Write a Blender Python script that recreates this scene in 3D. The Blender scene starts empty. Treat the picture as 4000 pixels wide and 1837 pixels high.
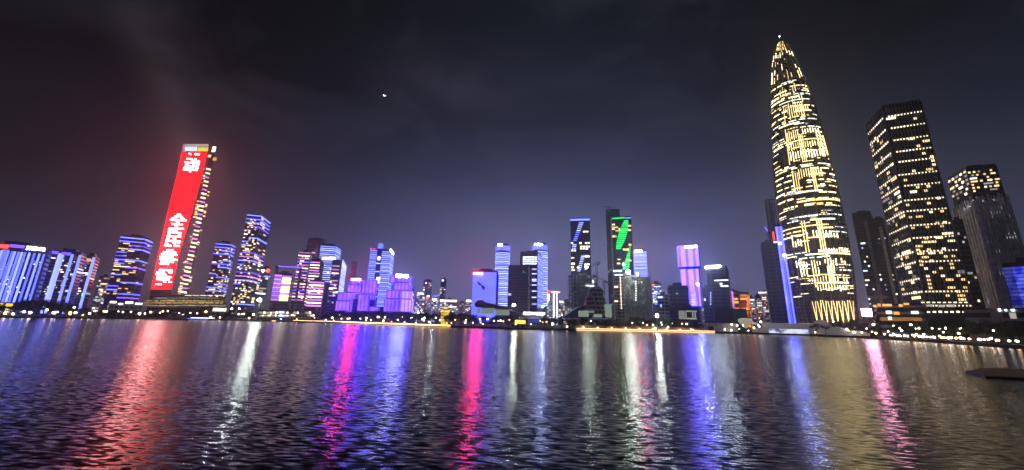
import bpy, bmesh, math, random
from mathutils import Vector, Matrix
from mathutils.bvhtree import BVHTree
R_ = math.radians
S = bpy.context.scene
COL = S.collection
random.seed(7)

# ------------------------------------------------------------------ camera
CAMH = 6.0
FPX = 1440.0                     # focal length in photograph pixels (4000 wide)
PITCH, ROLL = R_(13.1), R_(1.34)
cam = bpy.data.cameras.new('camera'); camo = bpy.data.objects.new('camera', cam); COL.objects.link(camo)
cam.sensor_fit = 'HORIZONTAL'; cam.sensor_width = 36.0; cam.lens = 36.0 * FPX / 4000.0
cam.clip_start = 0.3; cam.clip_end = 20000
CF = Vector((0, math.cos(PITCH), math.sin(PITCH))); CU0 = Vector((0, -math.sin(PITCH), math.cos(PITCH))); CR0 = Vector((1, 0, 0))
CR = CR0 * math.cos(ROLL) + CU0 * math.sin(ROLL); CU = CU0 * math.cos(ROLL) - CR0 * math.sin(ROLL)
m = Matrix.Identity(4)
for i in range(3):
    m[i][0] = CR[i]; m[i][1] = CU[i]; m[i][2] = -CF[i]
m[2][3] = CAMH
camo.matrix_world = m
S.camera = camo
CAM = Vector((0, 0, CAMH))

# ------------------------------------------------------------------ exposure, sky
S.view_settings.view_transform = 'Standard'; S.view_settings.look = 'None'
S.view_settings.exposure = 0.0; S.view_settings.gamma = 1.0
S.cycles.use_denoising = True
S.cycles.max_bounces = 5; S.cycles.diffuse_bounces = 1; S.cycles.glossy_bounces = 3
S.cycles.volume_bounces = 0; S.cycles.transmission_bounces = 2
S.cycles.sample_clamp_indirect = 12

class NT:
    def __init__(s, tree): s.t = tree; s.n = tree.nodes; s.l = tree.links
    def new(s, typ, **kw):
        n = s.n.new(typ)
        for k, v in kw.items(): setattr(n, k, v)
        return n
    def put(s, sock, v):
        if hasattr(v, 'links') or isinstance(v, bpy.types.NodeSocket): s.l.new(v, sock)
        elif v is not None: sock.default_value = v
    def math(s, op, a, b=None, c=None, clamp=False):
        n = s.new('ShaderNodeMath', operation=op); n.use_clamp = clamp
        s.put(n.inputs[0], a)
        if b is not None: s.put(n.inputs[1], b)
        if c is not None: s.put(n.inputs[2], c)
        return n.outputs[0]
    def vmath(s, op, a, b=None):
        n = s.new('ShaderNodeVectorMath', operation=op)
        s.put(n.inputs[0], a)
        if b is not None:
            if op == 'SCALE': s.put(n.inputs[3], b)
            else: s.put(n.inputs[1], b)
        return n.outputs['Value'] if op in ('DOT_PRODUCT', 'LENGTH') else n.outputs[0]
    def mix(s, f, a, b, mode='MIX'):
        n = s.new('ShaderNodeMix', data_type='RGBA', blend_type=mode)
        s.put(n.inputs[0], f); s.put(n.inputs[6], a); s.put(n.inputs[7], b)
        return n.outputs[2]
    def ramp(s, f, stops, interp='LINEAR'):
        n = s.new('ShaderNodeValToRGB'); n.color_ramp.interpolation = interp
        while len(n.color_ramp.elements) < len(stops): n.color_ramp.elements.new(0.5)
        for e, (p, c) in zip(n.color_ramp.elements, stops): e.position = p; e.color = c
        s.put(n.inputs[0], f); return n.outputs[0]

def c4(*c): return (c[0], c[1], c[2], 1.0)

world = bpy.data.worlds.new('World'); S.world = world; world.use_nodes = True
N = NT(world.node_tree); N.n.clear()
tc = N.new('ShaderNodeTexCoord')
dirv = tc.outputs['Generated']
sep = N.new('ShaderNodeSeparateXYZ'); N.l.new(dirv, sep.inputs[0])
X, Y, Z = sep.outputs
el = N.math('MAXIMUM', Z, 0.0)
# night sky over a bright city: skyglow strongest low down and straight ahead
centre = N.ramp(el, [(0.0, c4(.15, .15, .31)), (.12, c4(.15, .15, .32)), (.24, c4(.115, .130, .260)), (.37, c4(.047, .054, .110)), (.5, c4(.020, .022, .038)), (.68, c4(.009, .011, .016)), (1, c4(.006, .006, .008))])
left = N.ramp(el, [(0.0, c4(.070, .056, .070)), (.12, c4(.036, .031, .036)), (.24, c4(.012, .010, .010)), (.35, c4(.010, .008, .009)), (.46, c4(.0035, .004, .0035)), (1, c4(.003, .003, .003))])
right = N.ramp(el, [(0.0, c4(.100, .105, .150)), (.12, c4(.075, .080, .120)), (.25, c4(.032, .038, .060)), (.37, c4(.011, .014, .023)), (.52, c4(.005, .0055, .007)), (1, c4(.004, .004, .005))])
hor = N.math('SQRT', N.math('ADD', N.math('MULTIPLY', X, X), N.math('ADD', N.math('MULTIPLY', Y, Y), 1e-5)))
az = N.math('ARCTAN2', X, Y)                                     # 0 straight ahead, + to the right
dz = N.math('DIVIDE', N.math('SUBTRACT', az, 0.10), 0.52)
w = N.math('EXPONENT', N.math('MULTIPLY', N.math('MULTIPLY', dz, dz), -1.0))
sides = N.mix(N.math('MULTIPLY_ADD', az, 1.2, .5, clamp=True), left, right)
base = N.mix(w, sides, centre)
# thin cloud catching the city light
mp = N.new('ShaderNodeMapping'); mp.inputs['Scale'].default_value = (1.6, 1.6, 3.2); N.l.new(dirv, mp.inputs[0])
nz = N.new('ShaderNodeTexNoise'); nz.inputs['Scale'].default_value = 1.7; nz.inputs['Detail'].default_value = 5; nz.inputs['Roughness'].default_value = .55
nz.inputs['Distortion'].default_value = .5
N.l.new(mp.outputs[0], nz.inputs['Vector'])
cl = N.math('MULTIPLY', N.math('SUBTRACT', nz.outputs['Fac'], .5, clamp=True), 4.0, clamp=True)
base = N.mix(N.math('MULTIPLY', cl, .75), base, c4(.022, .022, .029), 'ADD')
# cloud above the red screen, lit by it: a soft plume rising from the tower
def gauss(a, c, s_):
    d = N.math('DIVIDE', N.math('SUBTRACT', a, c), s_)
    return N.math('EXPONENT', N.math('MULTIPLY', N.math('MULTIPLY', d, d), -1.0))
plc = N.math('SUBTRACT', -0.775, N.math('MULTIPLY', N.math('SUBTRACT', Z, .342), .62))
plw = N.math('ADD', .036, N.math('MULTIPLY', N.math('ABSOLUTE', N.math('SUBTRACT', Z, .40)), .22))
dd = N.math('DIVIDE', N.math('SUBTRACT', az, plc), plw)
plume = N.math('MULTIPLY', N.math('EXPONENT', N.math('MULTIPLY', N.math('MULTIPLY', dd, dd), -1.0)), N.math('MULTIPLY', gauss(Z, .36, .13), N.math('ADD', .45, N.math('MULTIPLY', nz.outputs['Fac'], 1.1))))
base = N.mix(plume, base, c4(.030, .021, .024), 'ADD')
glow = N.math('MULTIPLY', gauss(az, -0.74, .16), gauss(Z, .18, .20))
base = N.mix(glow, base, c4(.008, .001, .002), 'ADD')
# a ragged bank of cloud high over the middle
cb = N.math('MULTIPLY', N.math('MULTIPLY', gauss(az, -.16, .20), gauss(Z, .575, .055)), N.math('MULTIPLY', N.math('SUBTRACT', nz.outputs['Fac'], .30, clamp=True), 3.2))
base = N.mix(cb, base, c4(.030, .026, .036), 'ADD')
bg = N.new('ShaderNodeBackground'); N.l.new(base, bg.inputs[0]); bg.inputs[1].default_value = 1.0
out = N.new('ShaderNodeOutputWorld'); N.l.new(bg.outputs[0], out.inputs[0])

sun = bpy.data.lights.new('added_fill_sun', 'SUN'); sun.energy = 0.03; sun.angle = R_(.5); sun.color = (.8, .85, 1)  # added weak bluish fill sun, brings out the facade shapes
so = bpy.data.objects.new('added_fill_sun', sun); COL.objects.link(so); so.rotation_euler = (R_(50), 0, R_(-25))

# ------------------------------------------------------------------ pixel -> place
def ray(px, py):
    d = CF * FPX + CR * (px - 2000.0) + CU * (918.5 - py)
    return d.normalized()
def az_el(px, py):
    d = ray(px, py); h = math.hypot(d.x, d.y)
    return math.atan2(d.x, d.y), d.z / h
def ground(px, py, z=0.0):
    d = ray(px, py); t = (z - CAMH) / d.z
    return CAM + d * t
def at(px, py, rng):
    d = ray(px, py); return CAM + d * (rng / math.hypot(d.x, d.y))

# ------------------------------------------------------------------ mesh builder
class MB:
    def __init__(s): s.v = []; s.f = []
    def box(s, o, a, b, c):
        k = len(s.v); o = Vector(o)
        s.v += [o, o + a, o + a + b, o + b, o + c, o + a + c, o + a + b + c, o + b + c]
        for q in ((0, 3, 2, 1), (4, 5, 6, 7), (0, 1, 5, 4), (1, 2, 6, 5), (2, 3, 7, 6), (3, 0, 4, 7)): s.f.append([k + i for i in q])
    def cbox(s, c, sx, sy, sz):
        s.box(Vector(c) - Vector((sx / 2, sy / 2, 0)), Vector((sx, 0, 0)), Vector((0, sy, 0)), Vector((0, 0, sz)))
    def prism(s, pts, z0, z1, pts1=None):
        pts1 = pts1 or pts; k = len(s.v); n = len(pts)
        s.v += [Vector((p[0], p[1], z0)) for p in pts] + [Vector((p[0], p[1], z1)) for p in pts1]
        s.f.append([k + i for i in range(n)][::-1]); s.f.append([k + n + i for i in range(n)])
        for i in range(n): s.f.append([k + i, k + (i + 1) % n, k + n + (i + 1) % n, k + n + i])
    def loft(s, rings, cap=True):
        k = len(s.v); n = len(rings[0])
        for r in rings: s.v += [Vector(p) for p in r]
        for j in range(len(rings) - 1):
            for i in range(n):
                a = k + j * n; s.f.append([a + i, a + (i + 1) % n, a + n + (i + 1) % n, a + n + i])
        if cap:
            s.f.append([k + i for i in range(n)][::-1]); s.f.append([k + (len(rings) - 1) * n + i for i in range(n)])
    def lathe(s, c, prof, n=16, sx=1, sy=1):
        c = Vector(c)
        s.loft([[c + Vector((math.cos(2 * math.pi * i / n) * r * sx, math.sin(2 * math.pi * i / n) * r * sy, z)) for i in range(n)] for r, z in prof])
    def tube(s, a, b, r0, r1=None, n=6):
        a = Vector(a); b = Vector(b); r1 = r0 if r1 is None else r1
        d = (b - a).normalized(); u = d.orthogonal().normalized(); w_ = d.cross(u)
        s.loft([[p + (u * math.cos(2 * math.pi * i / n) + w_ * math.sin(2 * math.pi * i / n)) * r for i in range(n)] for p, r in ((a, r0), (b, r1))])
    def ball(s, c, r, n=10, sz=1.0):
        s.lathe(c, [(max(.02 * r, r * math.sin(math.pi * i / 6)), -r * sz * math.cos(math.pi * i / 6)) for i in range(7)], n)
    def build(s, name, mat, parent=None, smooth=False):
        me = bpy.data.meshes.new(name)
        off = Vector(parent_loc(parent)) if parent else Vector((0, 0, 0))
        me.from_pydata([tuple(v - off) for v in s.v], [], s.f); me.update()
        if mat: me.materials.append(mat)
        if smooth:
            for p in me.polygons: p.use_smooth = True
        o = bpy.data.objects.new(name, me); COL.objects.link(o)
        if parent: o.parent = parent
        return o
def parent_loc(p):
    l = Vector((0, 0, 0))
    while p: l += p.location; p = p.parent
    return l
def thing(name, loc, label, cat, group=None):
    o = bpy.data.objects.new(name, None); COL.objects.link(o); o.location = loc
    o.empty_display_size = 1
    o['label'] = label; o['category'] = cat
    if group: o['group'] = group
    return o
def tag(o, label=None, cat=None, group=None, kind=None):
    if label: o['label'] = label
    if cat: o['category'] = cat
    if group: o['group'] = group
    if kind: o['kind'] = kind
    return o

# ------------------------------------------------------------------ materials
def mat(name):
    m_ = bpy.data.materials.new(name); m_.use_nodes = True
    n = NT(m_.node_tree); n.n.clear(); return m_, n
def out_(n, sh):
    o = n.new('ShaderNodeOutputMaterial'); n.l.new(sh, o.inputs[0])
def emit(name, col, st, sample=True):
    m_, n = mat(name); e = n.new('ShaderNodeEmission'); e.inputs[1].default_value = st
    # lit panes and tubes are never all equally bright
    oi = n.new('ShaderNodeObjectInfo')
    n.put(e.inputs[0], c4(*col)); n.put(e.inputs[1], n.math('MULTIPLY', n.math('ADD', .65, n.math('MULTIPLY', oi.outputs['Random'], .7)), st))
    out_(n, e.outputs[0])
    if not sample: m_.cycles.emission_sampling = 'NONE'
    return m_
def principled(n, base, rough=.5, metal=0., spec=.5, em=None, est=0.):
    p = n.new('ShaderNodeBsdfPrincipled')
    n.put(p.inputs['Base Color'], base); n.put(p.inputs['Roughness'], rough); n.put(p.inputs['Metallic'], metal)
    n.put(p.inputs['Specular IOR Level'], spec)
    if em is not None: n.put(p.inputs['Emission Color'], em); n.put(p.inputs['Emission Strength'], est)
    return p.outputs[0]
def solid(name, col, rough=.6, metal=0., vary=.3, scale=.3):
    m_, n = mat(name)
    t = n.new('ShaderNodeTexCoord'); z = n.new('ShaderNodeTexNoise'); z.inputs['Scale'].default_value = scale; z.inputs['Detail'].default_value = 6
    n.l.new(t.outputs['Object'], z.inputs['Vector'])
    d = [x * (1 - vary) for x in col]; l = [min(1, x * (1 + vary)) for x in col]
    out_(n, principled(n, n.ramp(z.outputs['Fac'], [(.3, c4(*d)), (.7, c4(*l))]), rough, metal)); return m_
def facade(name, wall, slab, fh=4.0, bay=3.2, frac=.06, est=.8, warm=(1, .66, .32), cool=(.75, .85, 1), rough=.25):
    """curtain wall: floor slabs, mullions, dark panes, some rooms lit"""
    m_, n = mat(name)
    t = n.new('ShaderNodeTexCoord'); s3 = n.new('ShaderNodeSeparateXYZ'); n.l.new(t.outputs['Object'], s3.inputs[0])
    x, y, z = s3.outputs
    u = n.math('DIVIDE', n.math('ADD', x, n.math('MULTIPLY', y, .83)), bay); v = n.math('DIVIDE', z, fh)
    fu, fv = n.math('FRACT', u), n.math('FRACT', v)
    pane = n.math('MULTIPLY', n.math('MULTIPLY', n.math('GREATER_THAN', fu, .12), n.math('LESS_THAN', fu, .9)),
                  n.math('MULTIPLY', n.math('GREATER_THAN', fv, .22), n.math('LESS_THAN', fv, .82)))
    cv = n.new('ShaderNodeCombineXYZ'); n.l.new(n.math('FLOOR', u), cv.inputs[0]); n.l.new(n.math('FLOOR', v), cv.inputs[1])
    oi = n.new('ShaderNodeObjectInfo'); n.l.new(n.math('MULTIPLY', oi.outputs['Random'], 97.), cv.inputs[2])
    wn = n.new('ShaderNodeTexWhiteNoise', noise_dimensions='3D'); n.l.new(cv.outputs[0], wn.inputs[0])
    lit = n.math('GREATER_THAN', wn.outputs['Value'], 1 - frac)
    s4 = n.new('ShaderNodeSeparateColor'); n.l.new(wn.outputs['Color'], s4.inputs[0])
    col = n.mix(n.math('GREATER_THAN', s4.outputs[0], .62), c4(*warm), c4(*cool))
    st = n.math('MULTIPLY', n.math('MULTIPLY', lit, pane), n.math('MULTIPLY', n.math('POWER', s4.outputs[1], 2.), est * 2.0))
    basec = n.mix(pane, c4(*slab), c4(*wall))
    out_(n, principled(n, basec, n.mix(pane, c4(.7, .7, .7), c4(rough, rough, rough)), 0., .5, col, st))
    m_.cycles.emission_sampling = 'NONE'
    return m_
def led(name, col, col2, st, vert=1.4, horiz=0., blot=.02, dark=.55):
    """media screen: rows or columns of diodes, slow drift of colour"""
    m_, n = mat(name)
    t = n.new('ShaderNodeTexCoord'); s3 = n.new('ShaderNodeSeparateXYZ'); n.l.new(t.outputs['Object'], s3.inputs[0])
    x, y, z = s3.outputs
    nz_ = n.new('ShaderNodeTexNoise'); nz_.inputs['Scale'].default_value = blot; nz_.inputs['Detail'].default_value = 3
    n.l.new(t.outputs['Object'], nz_.inputs['Vector'])
    c = n.ramp(nz_.outputs['Fac'], [(.38, c4(*col)), (.62, c4(*col2))])
    k = 1.0
    if vert:
        f = n.math('FRACT', n.math('DIVIDE', n.math('ADD', x, n.math('MULTIPLY', y, .6)), vert))
        k = n.math('ADD', dark, n.math('MULTIPLY', n.math('GREATER_THAN', f, .35), 1 - dark))
    if horiz:
        f = n.math('FRACT', n.math('DIVIDE', z, horiz))
        k2 = n.math('ADD', dark, n.math('MULTIPLY', n.math('GREATER_THAN', f, .35), 1 - dark))
        k = n.math('MULTIPLY', k, k2)
    e = n.new('ShaderNodeEmission'); n.put(e.inputs[0], c); n.put(e.inputs[1], n.math('MULTIPLY', k, st)); out_(n, e.outputs[0])
    return m_

M = {}
M['glass'] = facade('dark_glass_wall', (.016, .018, .024), (.06, .06, .065), 4.2, 3.0, .02, .5)
M['navy'] = facade('navy_glass_wall', (.02, .025, .05), (.04, .045, .07), 4.2, 3.0, .008, .4)
M['resid'] = facade('apartment_wall', (.03, .03, .035), (.20, .18, .18), 3.2, 3.6, .22, .9)
M['brown'] = facade('brown_apartment_wall', (.03, .025, .025), (.22, .17, .15), 3.4, 4.0, .16, .8)
M['pinkw'] = facade('brick_tower_wall', (.10, .06, .06), (.34, .18, .17), 6., 6., .75, .16, warm=(1, .36, .30), cool=(.9, .5, .5))  # most panes glow weakly pink, standing in for light on the brick
M['far'] = facade('far_flats_wall', (.09, .08, .10), (.34, .30, .33), 4.0, 4.6, .55, 1.1)
M['greyw'] = facade('grey_stone_wall', (.03, .03, .035), (.25, .25, .27), 4., 4., .03, .6)
M['orangew'] = facade('orange_lit_wall', (.2, .08, .02), (.6, .3, .1), 4.2, 3.4, .93, 1.1, warm=(1, .30, .05), cool=(1, .52, .12))
M['concrete'] = solid('raw_concrete', (.30, .30, .30), .85)
M['pale'] = solid('pale_stone', (.55, .54, .50), .7)
M['stone'] = solid('quay_stone', (.20, .17, .14), .8, scale=.5)
M['darkroof'] = solid('dark_roof_metal', (.05, .05, .055), .45, .4)
M['black'] = solid('black_steel', (.02, .02, .022), .5, .5)
M['steel'] = solid('crane_steel', (.22, .2, .2), .5, .3)
M['tent'] = solid('white_tent_fabric', (.62, .62, .62), .7, scale=.1)
m_, n_ = mat('tent_fabric_added_glow'); out_(n_, principled(n_, c4(.6, .6, .6), .7, em=c4(.9, .92, 1), est=.055)); M['tent'] = m_; M['white'] = solid('white_painted_metal', (.8, .8, .8), .5)  # faint glow put into the tent fabric to brighten the grey tents
M['earth'] = solid('park_ground', (.035, .04, .025), .95, scale=.05)
M['bark'] = solid('tree_bark', (.07, .055, .04), .9)
M['green_roof'] = solid('green_hoarding', (.03, .07, .04), .8)
M['wood'] = solid('wet_wood', (.36, .20, .08), .6)
W = {
 'warm': emit('warm_window_light', (1, .62, .26), 1.5), 'gold': emit('gold_window_light', (1, .72, .34), 1.6),
 'amber': emit('amber_window_light', (1, .47, .14), 1.3), 'cream': emit('cream_window_light', (1, .82, .55), 2.4),
 'white': emit('white_light', (.85, .92, 1), 3), 'pink': emit('pink_tube_light', (.60, .20, .66), 1.7),
 'blue': emit('blue_tube_light', (.09, .11, 1), 3.2), 'ice': emit('pale_blue_tube_light', (.14, .175, 1), 3.3),
 'violet': emit('violet_tube_light', (.17, .08, 1), 2.2), 'green': emit('green_screen_light', (.01, .80, .10), 1.5),
 'stair': emit('pale_violet_screen_light', (.36, .42, .9), 2.5), 'red': emit('red_light', (1, .05, .04), 3),
 'sign': emit('white_sign_light', (.74, .84, 1), 75), 'signs': emit('white_small_sign_light', (.9, .95, 1), 9),
 'redsign': emit('red_sign_light', (1, .016, .012), 300), 'redsign2': emit('orange_red_sign_light', (1, .03, .015), 260),
 'flood': emit('flood_lamp_light', (.86, 1, .88), 340), 'lamp': emit('street_lamp_light', (1, .84, .68), 15),
 'lampo': emit('orange_street_lamp_light', (1, .55, .22), 14),
 'edge': emit('gold_edge_light', (1, .56, .17), 5), 'edge2': emit('orange_edge_light', (1, .55, .26), 2.6),
 'goldp': emit('gold_pavilion_light', (.75, .50, .05), 2.2), 'rose': emit('pink_screen_light', (1, .36, .62), 34),
 'dim': emit('dim_window_light', (.8, .72, .66), .55), 'glyph': emit('white_led_character_light', (1, .86, .88), 9),
 'greenish': emit('pale_green_interior_light', (.62, .8, .62), .30), 'plane': emit('landing_light', (1, .85, .8), 30),
 'podium': emit('podium_window_light', (.62, .44, .14), .75), 'greenlamp': emit('green_lamp_light', (.2, 1, .2), 2),
}
L = {
 'red': led('red_led_screen', (1, .0022, .004), (1, .004, .006), 6.8, 0, 6.2, .01, .035),
 'purple': led('purple_led_screen', (.034, .014, 1.0), (.070, .026, 1.0), 8.5, 5.2, 0, .05, .5),
 'lilac': led('lilac_led_screen', (.062, .034, 1.0), (.084, .040, 1.0), 12, 5.2, 0, .03, .5),
 'blue': led('blue_led_screen', (.055, .065, 1.0), (.075, .09, 1.0), 4.0, 2.6, 0, .03, .75),
 'bluer': led('deep_blue_led_screen', (.02, .03, .62), (.13, .16, .95), 1.1, 2.0, 2.0, .25, .35),
 'bluestrip': led('blue_led_strip_screen', (.045, .05, 1.0), (.07, .075, 1.0), 6.5, 3.0, 0, .06, .5),
 'yellow': led('yellow_led_screen', (.62, .40, .04), (.8, .5, .05), 1.0, 0, 3, .05, .7),
 'mural': led('blue_white_mural_light', (.04, .05, .20), (.75, .8, 1), 1.1, 0, 0, .16, 1),
}
def foliage(name, a, b):
    m_, n = mat(name); oi = n.new('ShaderNodeObjectInfo'); g = n.new('ShaderNodeNewGeometry')
    c = n.mix(g.outputs['Random Per Island'], c4(*a), c4(*b))
    d = n.new('ShaderNodeBsdfDiffuse'); n.l.new(c, d.inputs[0]); tr = n.new('ShaderNodeBsdfTranslucent'); n.l.new(c, tr.inputs[0])
    mx = n.new('ShaderNodeMixShader'); mx.inputs[0].default_value = .3; n.l.new(d.outputs[0], mx.inputs[1]); n.l.new(tr.outputs[0], mx.inputs[2])
    out_(n, mx.outputs[0]); return m_
M['leaf'] = foliage('leaves_dark_green', (.03, .05, .02), (.06, .09, .035))

# ------------------------------------------------------------------ water
wm, n = mat('lake_water')
t = n.new('ShaderNodeTexCoord'); WDIR = R_(8)     # direction the small waves travel in, clockwise from straight ahead
mp = n.new('ShaderNodeMapping'); mp.inputs['Rotation'].default_value = (0, 0, WDIR); n.l.new(t.outputs['Object'], mp.inputs[0])
def wave(scale, stretch, seed, det=2.):
    mm = n.new('ShaderNodeMapping'); mm.inputs['Location'].default_value = (seed, seed * 1.7, seed * .3)
    mm.inputs['Scale'].default_value = (scale / stretch, scale, scale); n.l.new(mp.outputs[0], mm.inputs[0])
    z = n.new('ShaderNodeTexNoise'); z.inputs['Scale'].default_value = 1; z.inputs['Detail'].default_value = det; z.inputs['Roughness'].default_value = .6
    n.l.new(mm.outputs[0], z.inputs['Vector']); return n.math('SUBTRACT', z.outputs['Fac'], .5)
sl = n.math('ADD', n.math('MULTIPLY', wave(4.4, 3.2, 3., .8), .78), n.math('MULTIPLY', wave(1.1, 2.2, 11.), .22))
sc = n.math('ADD', n.math('MULTIPLY', wave(3.6, 1.6, 23.), .07), n.math('MULTIPLY', wave(.8, 2.0, 31.), .03))
gust = n.math('MULTIPLY_ADD', wave(.035, 1.5, 41., 3.), 1.6, .95)          # patches of stronger and weaker breeze
sl = n.math('MULTIPLY', sl, gust); sc = n.math('MULTIPLY', sc, gust)
# along-wave slope sl, across slope sc, back into world axes
cw, sw = math.cos(WDIR), math.sin(WDIR)
nx = n.math('ADD', n.math('MULTIPLY', sl, sw), n.math('MULTIPLY', sc, cw))
ny = n.math('SUBTRACT', n.math('MULTIPLY', sl, cw), n.math('MULTIPLY', sc, sw))
cv = n.new('ShaderNodeCombineXYZ'); n.l.new(nx, cv.inputs[0]); n.l.new(ny, cv.inputs[1]); cv.inputs[2].default_value = 1
nn = n.vmath('NORMALIZE', cv.outputs[0])
p = n.new('ShaderNodeBsdfPrincipled'); p.inputs['Base Color'].default_value = c4(.003, .0035, .006)
p.inputs['Roughness'].default_value = .21; p.inputs['IOR'].default_value = 1.36
n.l.new(nn, p.inputs['Normal']); out_(n, p.outputs[0])
wb = MB(); wb.v = [Vector(q) for q in ((-2300, -200, 0), (2300, -200, 0), (2300, 1750, 0), (-2300, 1750, 0))]; wb.f = [[0, 1, 2, 3]]
tag(wb.build('water', wm), kind='structure')

# ------------------------------------------------------------------ far bank
SH = [(-700, 1246), (-300, 1243), (0, 1242), (250, 1244), (500, 1247), (800, 1251), (1000, 1255), (1350, 1264), (1760, 1279), (2000, 1288), (2240, 1292), (2500, 1297), (2800, 1303),
      (2960, 1306), (3200, 1314), (3400, 1323), (3600, 1336), (3800, 1350), (4000, 1364), (4400, 1392)]
SHP = [ground(x, y) for x, y in SH]
def shore_range(px):
    for (x0, y0), (x1, y1) in zip(SH, SH[1:]):
        if x0 <= px <= x1:
            y = y0 + (y1 - y0) * (px - x0) / (x1 - x0); g = ground(px, y); return math.hypot(g.x, g.y)
    return 250
def push(p_, d): return p_ + p_.normalized() * d
LAND = 1.3
b = MB(); k = len(SHP)
b.v = [Vector((q.x, q.y, -.5)) for q in SHP] + [Vector((q.x, q.y, LAND)) for q in SHP] + [Vector((q.x * 1.04, q.y * 1.04, LAND + .1)) for q in SHP] + [Vector((q.x * 5.5, q.y * 5.5, LAND + .1)) for q in SHP]
for j in range(3):
    for i in range(k - 1): b.f.append([j * k + i, j * k + i + 1, (j + 1) * k + i + 1, (j + 1) * k + i])
tag(b.build('bank', M['earth']), kind='structure')
b = MB()
for i in range(k - 1):
    q0, q1 = SHP[i], SHP[i + 1]; a0, a1 = q0 * 1.006, q1 * 1.006; c0, c1 = q0 * 1.03, q1 * 1.03
    kk = len(b.v); z = LAND + .11
    b.v += [Vector((v_.x, v_.y, z)) for v_ in (a0, a1, c1, c0)]; b.f.append([kk, kk + 1, kk + 2, kk + 3])
tag(b.build('path', M['stone']), kind='structure')

# ------------------------------------------------------------------ towers
class Face:
    def __init__(s, p0, p1, cen, H):
        s.p0 = Vector((p0[0], p0[1], 0)); s.p1 = Vector((p1[0], p1[1], 0)); s.L = (s.p1 - s.p0).length; s.d = (s.p1 - s.p0) / s.L
        s.n = Vector((s.d.y, -s.d.x, 0))
        if s.n.dot(s.p0 - Vector((cen[0], cen[1], 0))) < 0: s.n = -s.n
        s.H = H
    def uz(s, px, py):
        d = ray(px, py); den = d.dot(s.n); t_ = (s.p0 - CAM).dot(s.n) / den; q = CAM + d * t_
        return (Vector((q.x, q.y, 0)) - s.p0).dot(s.d), q.z
    def panel(s, mb, u0, u1, z0, z1, off=.05, t_=.35):
        mb.box(s.p0 + s.d * u0 + s.n * off + Vector((0, 0, z0)), s.d * (u1 - u0), s.n * t_, Vector((0, 0, z1 - z0)))
    def rect(s, x0, y0, x1, y1):
        ym = (y0 + y1) / 2; xm = (x0 + x1) / 2
        return s.uz(x0, ym)[0], s.uz(x1, ym)[0], s.uz(xm, y1)[1], s.uz(xm, y0)[1]
def hit(p0, d, a):
    """XY point where the line p0 + t d meets azimuth a from the camera"""
    r = Vector((math.sin(a), math.cos(a))); det = d.x * (-r.y) + r.x * d.y
    t_ = (-p0.x * (-r.y) - r.x * (p0.y) * 1.0) / det if False else None
    # solve p0 + t d = s r
    D = d.x * r.y - d.y * r.x
    t_ = -(p0.x * r.y - p0.y * r.x) / D
    return Vector((p0.x + d.x * t_, p0.y + d.y * t_))
class T: pass
def tower(label, xl, yl, xr, yr, rng, yaw=0, side=None, depth=30, m_='glass', base=0., name='tower', cat='tower', group=None, cap=True, z0=0., body='wall'):
    al, el_l = az_el(xl, yl); ar, el_r = az_el(xr, yr); am, el_m = az_el((xl + xr) / 2, (yl + yr) / 2)
    C = Vector((math.sin(am) * rng, math.cos(am) * rng)); H = CAMH + rng * el_m
    d = Vector((math.cos(am + R_(yaw)), -math.sin(am + R_(yaw))))
    PL, PR = hit(C, d, al), hit(C, d, ar)
    nb = Vector((-d.y, d.x))
    if nb.dot(C) < 0: nb = -nb
    if side:
        # side = (pixel x, pixel y) of the far top corner of the second visible face
        s_, _ = az_el(*side)
        cpt = PR if side[0] > xr else PL
        q = hit(cpt, nb, s_); dp = (q - cpt).dot(nb)
        depth = dp if 6 < dp < 90 else 35
    B0, B1 = PL + nb * depth, PR + nb * depth
    o = T(); o.H = H; o.poly = [PL, PR, B1, B0]; cen = (PL + B1) / 2; o.cen = cen; o.nb = nb; o.d = d; o.depth = depth
    o.e = thing(name, (cen.x, cen.y, z0), label, cat, group)
    o.F = Face(PL, PR, cen, H)
    o.Rt = Face(PR, B1, cen, H); o.Lt = Face(PL, B0, cen, H)
    o.S = o.Rt if (side and side[0] > xr) else o.Lt
    mb = MB(); mb.prism(o.poly, z0, H); o.body = mb.build(body, M[m_], o.e)
    if cap:
        mb = MB(); c3 = Vector((cen.x, cen.y)); mb.prism([c3 + (p_ - c3) * .96 for p_ in o.poly], H + .003, H + 2.2)
        mb.prism([c3 + (p_ - c3) * .45 for p_ in o.poly], H + 2.2, H + 5.5); mb.build('roof', M['darkroof'], o.e)
    return o
def parts(parent, name, items, mt, capn=95):
    """items: list of functions filling an MB; each becomes a part of its own, past the cap one stuff part"""
    rest = None
    for i, f in enumerate(items):
        if i < capn:
            mb = MB(); f(mb); mb.build(name, mt if not isinstance(mt, list) else mt[i % len(mt)], parent)
        else:
            rest = rest or MB(); f(rest)
    if rest: tag(rest.build(name, mt if not isinstance(mt, list) else mt[0], parent), kind='stuff')
def zrow(f, x, y): return f.uz(x, y)[1]
def strips(o, y0, y1, nrow, segs, mt, h=1.6, faces=None, skip=0., name='light_strip', off=.3):
    """rows of tube lights wrapping the given faces; y0,y1 pixel rows of the first and last; segs = [(face, f0, f1)...]"""
    f0 = segs[0][0]; xm = None
    z1 = f0.uz(*PX(f0, y0))[1]; z0 = f0.uz(*PX(f0, y1))[1]
    its = []
    for i in range(nrow):
        if random.random() < skip: continue
        z = z1 + (z0 - z1) * i / max(1, nrow - 1)
        def fn(mb, z=z):
            for f, a, b_ in segs: f.panel(mb, f.L * a, f.L * b_, z - h / 2, z + h / 2, off, .8)
        its.append(fn)
    parts(o.e, name, its, mt)
def project(P):
    v = Vector(P) - CAM; f = v.dot(CF)
    return 2000 + FPX * v.dot(CR) / f, 918.5 - FPX * v.dot(CU) / f
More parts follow.
